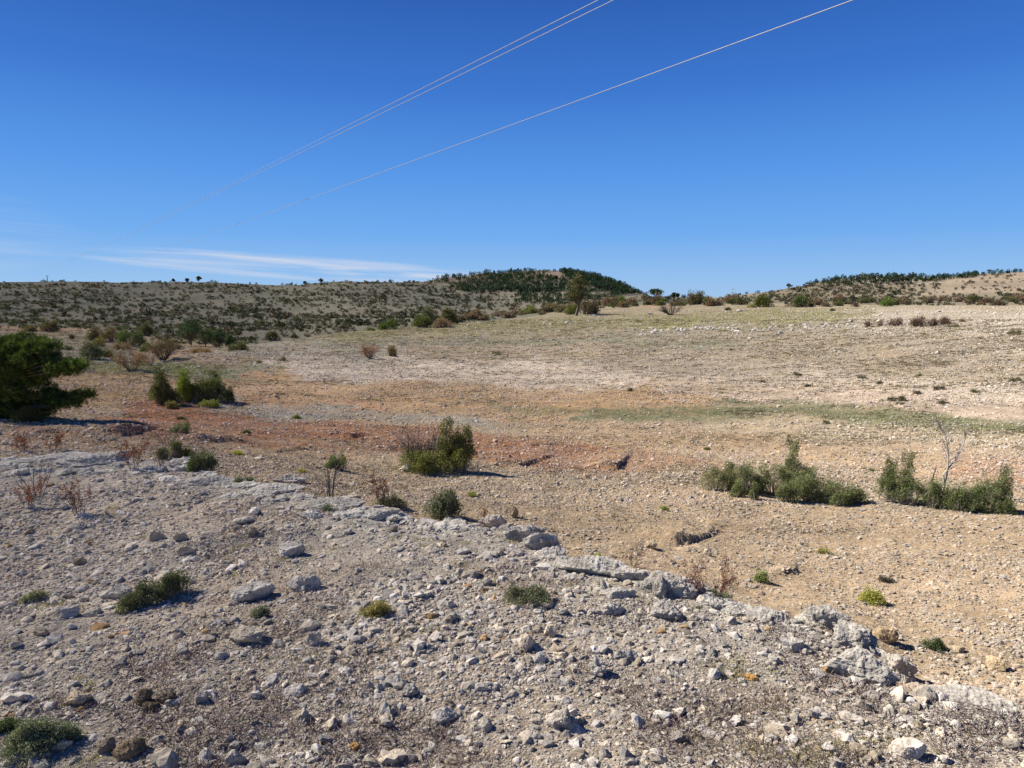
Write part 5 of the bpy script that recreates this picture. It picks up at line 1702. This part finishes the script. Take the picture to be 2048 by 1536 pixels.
# ------------------------------------------------------------------ tufts and dry scrub (ground cover)
def scrub_cover():
    rng = np.random.default_rng(55)
    # wiry purple brown thyme on the shelf
    g = Geo()
    n = 2400
    x = rng.uniform(-150, 2200, n); y = rng.uniform(960, 1640, n)
    X, Y, r = hits(x, y)
    rl = np.interp(np.arctan2(X, Y), AZ, RL)
    m = fbm(X / .55, Y / .55, 3, 501)
    want = m > np.interp(x, [0, 350, 600, 1000, 2100], [.45, .30, .08, -.04, -.06])
    ok = ~np.isnan(r) & (r < rl * .99) & want
    X, Y, r = X[ok], Y[ok], r[ok]
    for a, b, rr in zip(X, Y, r):
        k = int(rng.integers(35, 90))
        R = rng.uniform(.03, .085)
        q = rng.normal(size=(k, 2)) * R
        P = np.stack([a + q[:, 0], b + q[:, 1], H(a + q[:, 0], b + q[:, 1]) + rng.uniform(-.004, .014, k)], -1)
        D = np.stack([q[:, 0] / R * .8, q[:, 1] / R * .8, rng.uniform(.1, .9, k)], -1) + rng.normal(size=(k, 3)) * .5
        t = rng.uniform()
        base = (.085, .06, .062) if t < .6 else ((.13, .10, .085) if t < .85 else (.24, .2, .17))
        c = jitter_cols(base, k, rng, .5)
        add_leaves(g, P, D, rng.uniform(.012, .04, k), .0018 + .0004 * rr, c, rng)
    o = link('dry_scrub', g.mesh('dry_scrub', M_WOOD)); tag(o, 'wiry purple brown dry thyme creeping between the stones of the shelf', None, None, 'stuff')
    # moss and grass tufts on the shelf
    g = Geo()
    n = 900
    x = rng.uniform(-100, 2200, n); y = rng.uniform(1000, 1640, n)
    X, Y, r = hits(x, y)
    rl = np.interp(np.arctan2(X, Y), AZ, RL)
    m = fbm(X / .4 + 7, Y / .4, 3, 511)
    ok = ~np.isnan(r) & (r < rl * .99) & (m > np.interp(x, [0, 500, 900, 1600, 2100], [.42, .26, .12, .08, -.05]))
    for a, b, rr in zip(X[ok], Y[ok], r[ok]):
        k = int(rng.integers(60, 130)); R = rng.uniform(.02, .05)
        q = rng.normal(size=(k, 2)) * R
        P = np.stack([a + q[:, 0], b + q[:, 1], H(a + q[:, 0], b + q[:, 1]) + rng.uniform(0, .008, k)], -1)
        D = np.stack([q[:, 0] / R * .5, q[:, 1] / R * .5, rng.uniform(.4, 1.1, k)], -1) + rng.normal(size=(k, 3)) * .4
        base = (.20, .18, .075) if rng.uniform() < .6 else (.25, .21, .12)
        add_leaves(g, P, D, rng.uniform(.008, .02, k), .003, jitter_cols(base, k, rng, .4), rng)
    o = link('moss_tufts', g.mesh('moss_tufts', M_LEAF)); tag(o, 'yellow green moss and short dry grass between the shelf stones', None, None, 'stuff')
    # small tufts all over the field
    g = Geo()
    xx, yy = rng.uniform(-150, 2200, 52000), 640 + 430 * rng.uniform(0, 1, 52000) ** 1.25
    X, Y, r = hits(xx, yy)
    rl = np.interp(np.arctan2(X, Y), AZ, RL)
    m = fbm(X / 2.2, Y / 1.5, 3, 521) + .25 * sstep(830, 770, yy) - .15
    ok = ~np.isnan(r) & (r > rl * 1.3) & (r < 130) & (m > rng.uniform(-.35, .45, len(xx)))
    X, Y, r = X[ok], Y[ok], r[ok]
    for a, b, rr in zip(X, Y, r):
        k = 16
        R = rr / FPX * rng.uniform(1.0, 3.0)
        q = rng.normal(size=(k, 2)) * R * np.array([1.3, 1.0])
        P = np.stack([a + q[:, 0], b + q[:, 1], H(a + q[:, 0], b + q[:, 1])], -1)
        D = np.stack([q[:, 0] / R * .4, q[:, 1] / R * .4, rng.uniform(.3, 1.0, k)], -1) + rng.normal(size=(k, 3)) * .35
        t = rng.uniform()
        base = (.09, .07, .045) if t < .6 else ((.15, .15, .065) if t < .8 else (.22, .17, .10))
        add_leaves(g, P, D, 1.6 * rr / FPX + .006, .8 * rr / FPX, jitter_cols(base, k, rng, .4), rng)
    o = link('dry_tufts', g.mesh('dry_tufts', M_LEAF)); tag(o, 'low dry brown and olive tufts dotting the eroded field', None, None, 'stuff')
    # short turf: green strip, meadow and the yellowish crest
    g = Geo()
    for (poly, hw, n, base, L) in (([(1180, 828), (1400, 826), (1600, 824), (1760, 834), (1900, 846), (2100, 864)], 10, 6000, (.17, .175, .085), 1.3),
                                   ([(1000, 815), (1180, 824)], 5, 500, (.2, .19, .08), 1.3),
                                   ([(170, 738), (330, 738), (450, 745)], 12, 3000, (.19, .2, .095), 1.3),
                                   ([(700, 664), (950, 652), (1200, 645), (1500, 632), (1750, 628)], 12, 6000, (.24, .22, .10), 1.3)):
        x = rng.uniform(poly[0][0], poly[-1][0], n)
        y = np.interp(x, [p[0] for p in poly], [p[1] for p in poly]) + rng.normal(size=n) * hw * .6
        X, Y, r = hits(x, y); ok = ~np.isnan(r) & (r < 135)
        X, Y, r = X[ok], Y[ok], r[ok]
        for rep in range(3):
            X2 = X + rng.normal(size=len(X)) * r * .002; Y2 = Y + rng.normal(size=len(X)) * r * .004
            P = np.stack([X2, Y2, H(X2, Y2) - .005], -1)
            D = np.stack([rng.normal(size=len(X)) * .5, rng.normal(size=len(X)) * .5, np.ones(len(X))], -1)
            add_leaves(g, P, D, L * r / FPX, 1.0 * r / FPX, jitter_cols(base, len(X), rng, .3), rng)
    o = link('short_grass', g.mesh('short_grass', M_LEAF)); tag(o, 'short green and yellowish grass in strips across the field', None, None, 'stuff')


scrub_cover()

# dark crumbly clods lower left
for k, (x, y, w, h, lab) in enumerate(((285, 1412, 34, 30, 'dark brown earth clod left of a second one on the lower slope'), (300, 1428, 30, 20, 'dark low earth clod in front of the pair of clods'),
                                       (330, 1408, 30, 26, 'dark crumbly earth clod right of the others'), (255, 1512, 56, 30, 'brown crumbly earth mound right of the dark pointed stone'))):
    rock(x, y, w, h, lab, 'earth clod', (.24, .19, .13), 700 + k, .1, name='earth_clod')

# ------------------------------------------------------------------ overhead cables
def cable(xv, d, pts, label, rad):
    av = float(az_of_x(xv))
    S, Hh = [], []
    for x, y in pts:
        a, t = ray(x, y); da = float(a) - av
        r = d / math.sin(da); S.append(r * math.cos(da)); Hh.append(CAM_Z + float(t) * r)
    S, Hh = np.array(S), np.array(Hh)
    wt = 1 / (np.abs(S) + 30)
    A_ = np.stack([np.ones_like(S), S, S ** 2], 1)
    co = np.linalg.lstsq(A_ * wt[:, None], Hh * wt, rcond=None)[0]
    s = np.concatenate([np.linspace(-60, 60, 40), np.linspace(64, max(S) * 1.02, 90)])
    z = co[0] + co[1] * s + co[2] * s * s
    # walking along the cable: direction av, offset d to the right of it
    X = np.sin(av) * s + np.cos(av) * d; Y = np.cos(av) * s - np.sin(av) * d
    P = np.stack([X, Y, z], -1)
    g = Geo(); add_tubes(g, P[:-1], P[1:], np.full(len(P) - 1, rad), np.full(len(P) - 1, rad), (.30, .31, .31), 6)
    o = link('power_line', g.mesh('power_line', M_METAL, True)); tag(o, label, 'power line', 'overhead power lines')
    return P[-1]


cable(20, 14.9, [(1183, 0), (995, 100), (900, 150), (800, 202.5), (600, 302), (400, 401), (234, 475), (137, 515), (72, 536)], 'upper of the two close power lines crossing the sky', .0115)
cable(20, 15.3, [(1210, 0), (1000, 111), (900, 162), (751.6, 236), (600, 310), (400, 407), (234, 477.5), (137, 517), (72, 538)], 'lower of the two close power lines crossing the sky', .0115)
cable(70, 15.5, [(1680, 0), (1300, 142), (1000, 264.7), (906, 300), (751.6, 355), (400, 474.5), (228.5, 524.5), (117, 548)], 'single power line running lowest across the sky', .0115)


def pole():
    X, Y, Z, r = at(95, 560); s = mpp(X, Y)
    g = Geo()
    add_tubes(g, [[0, 0, -.3]], [[0, 0, 12 * s]], [.22], [.15], (.22, .2, .18), 8)
    e = bpy.data.objects.new('utility_pole', None); COL.objects.link(e); e.location = (X, Y, Z)
    link('post', g.mesh('post', M_WOOD), e)
    g = Geo(); add_tubes(g, [[-.9, 0, 11.4 * s]], [[.9, 0, 11.4 * s]], [.09], [.09], (.22, .2, .18), 4)
    add_tubes(g, [[-.8, 0, 11.4 * s], [0, 0, 12 * s], [.8, 0, 11.4 * s]], [[-.8, 0, 12.2 * s], [0, 0, 12.8 * s], [.8, 0, 12.2 * s]], [.06] * 3, [.05] * 3, (.3, .3, .3), 4)
    link('crossarm', g.mesh('crossarm', M_WOOD), e)
    tag(e, 'thin utility pole on the skyline of the left hill', 'utility pole')


pole()
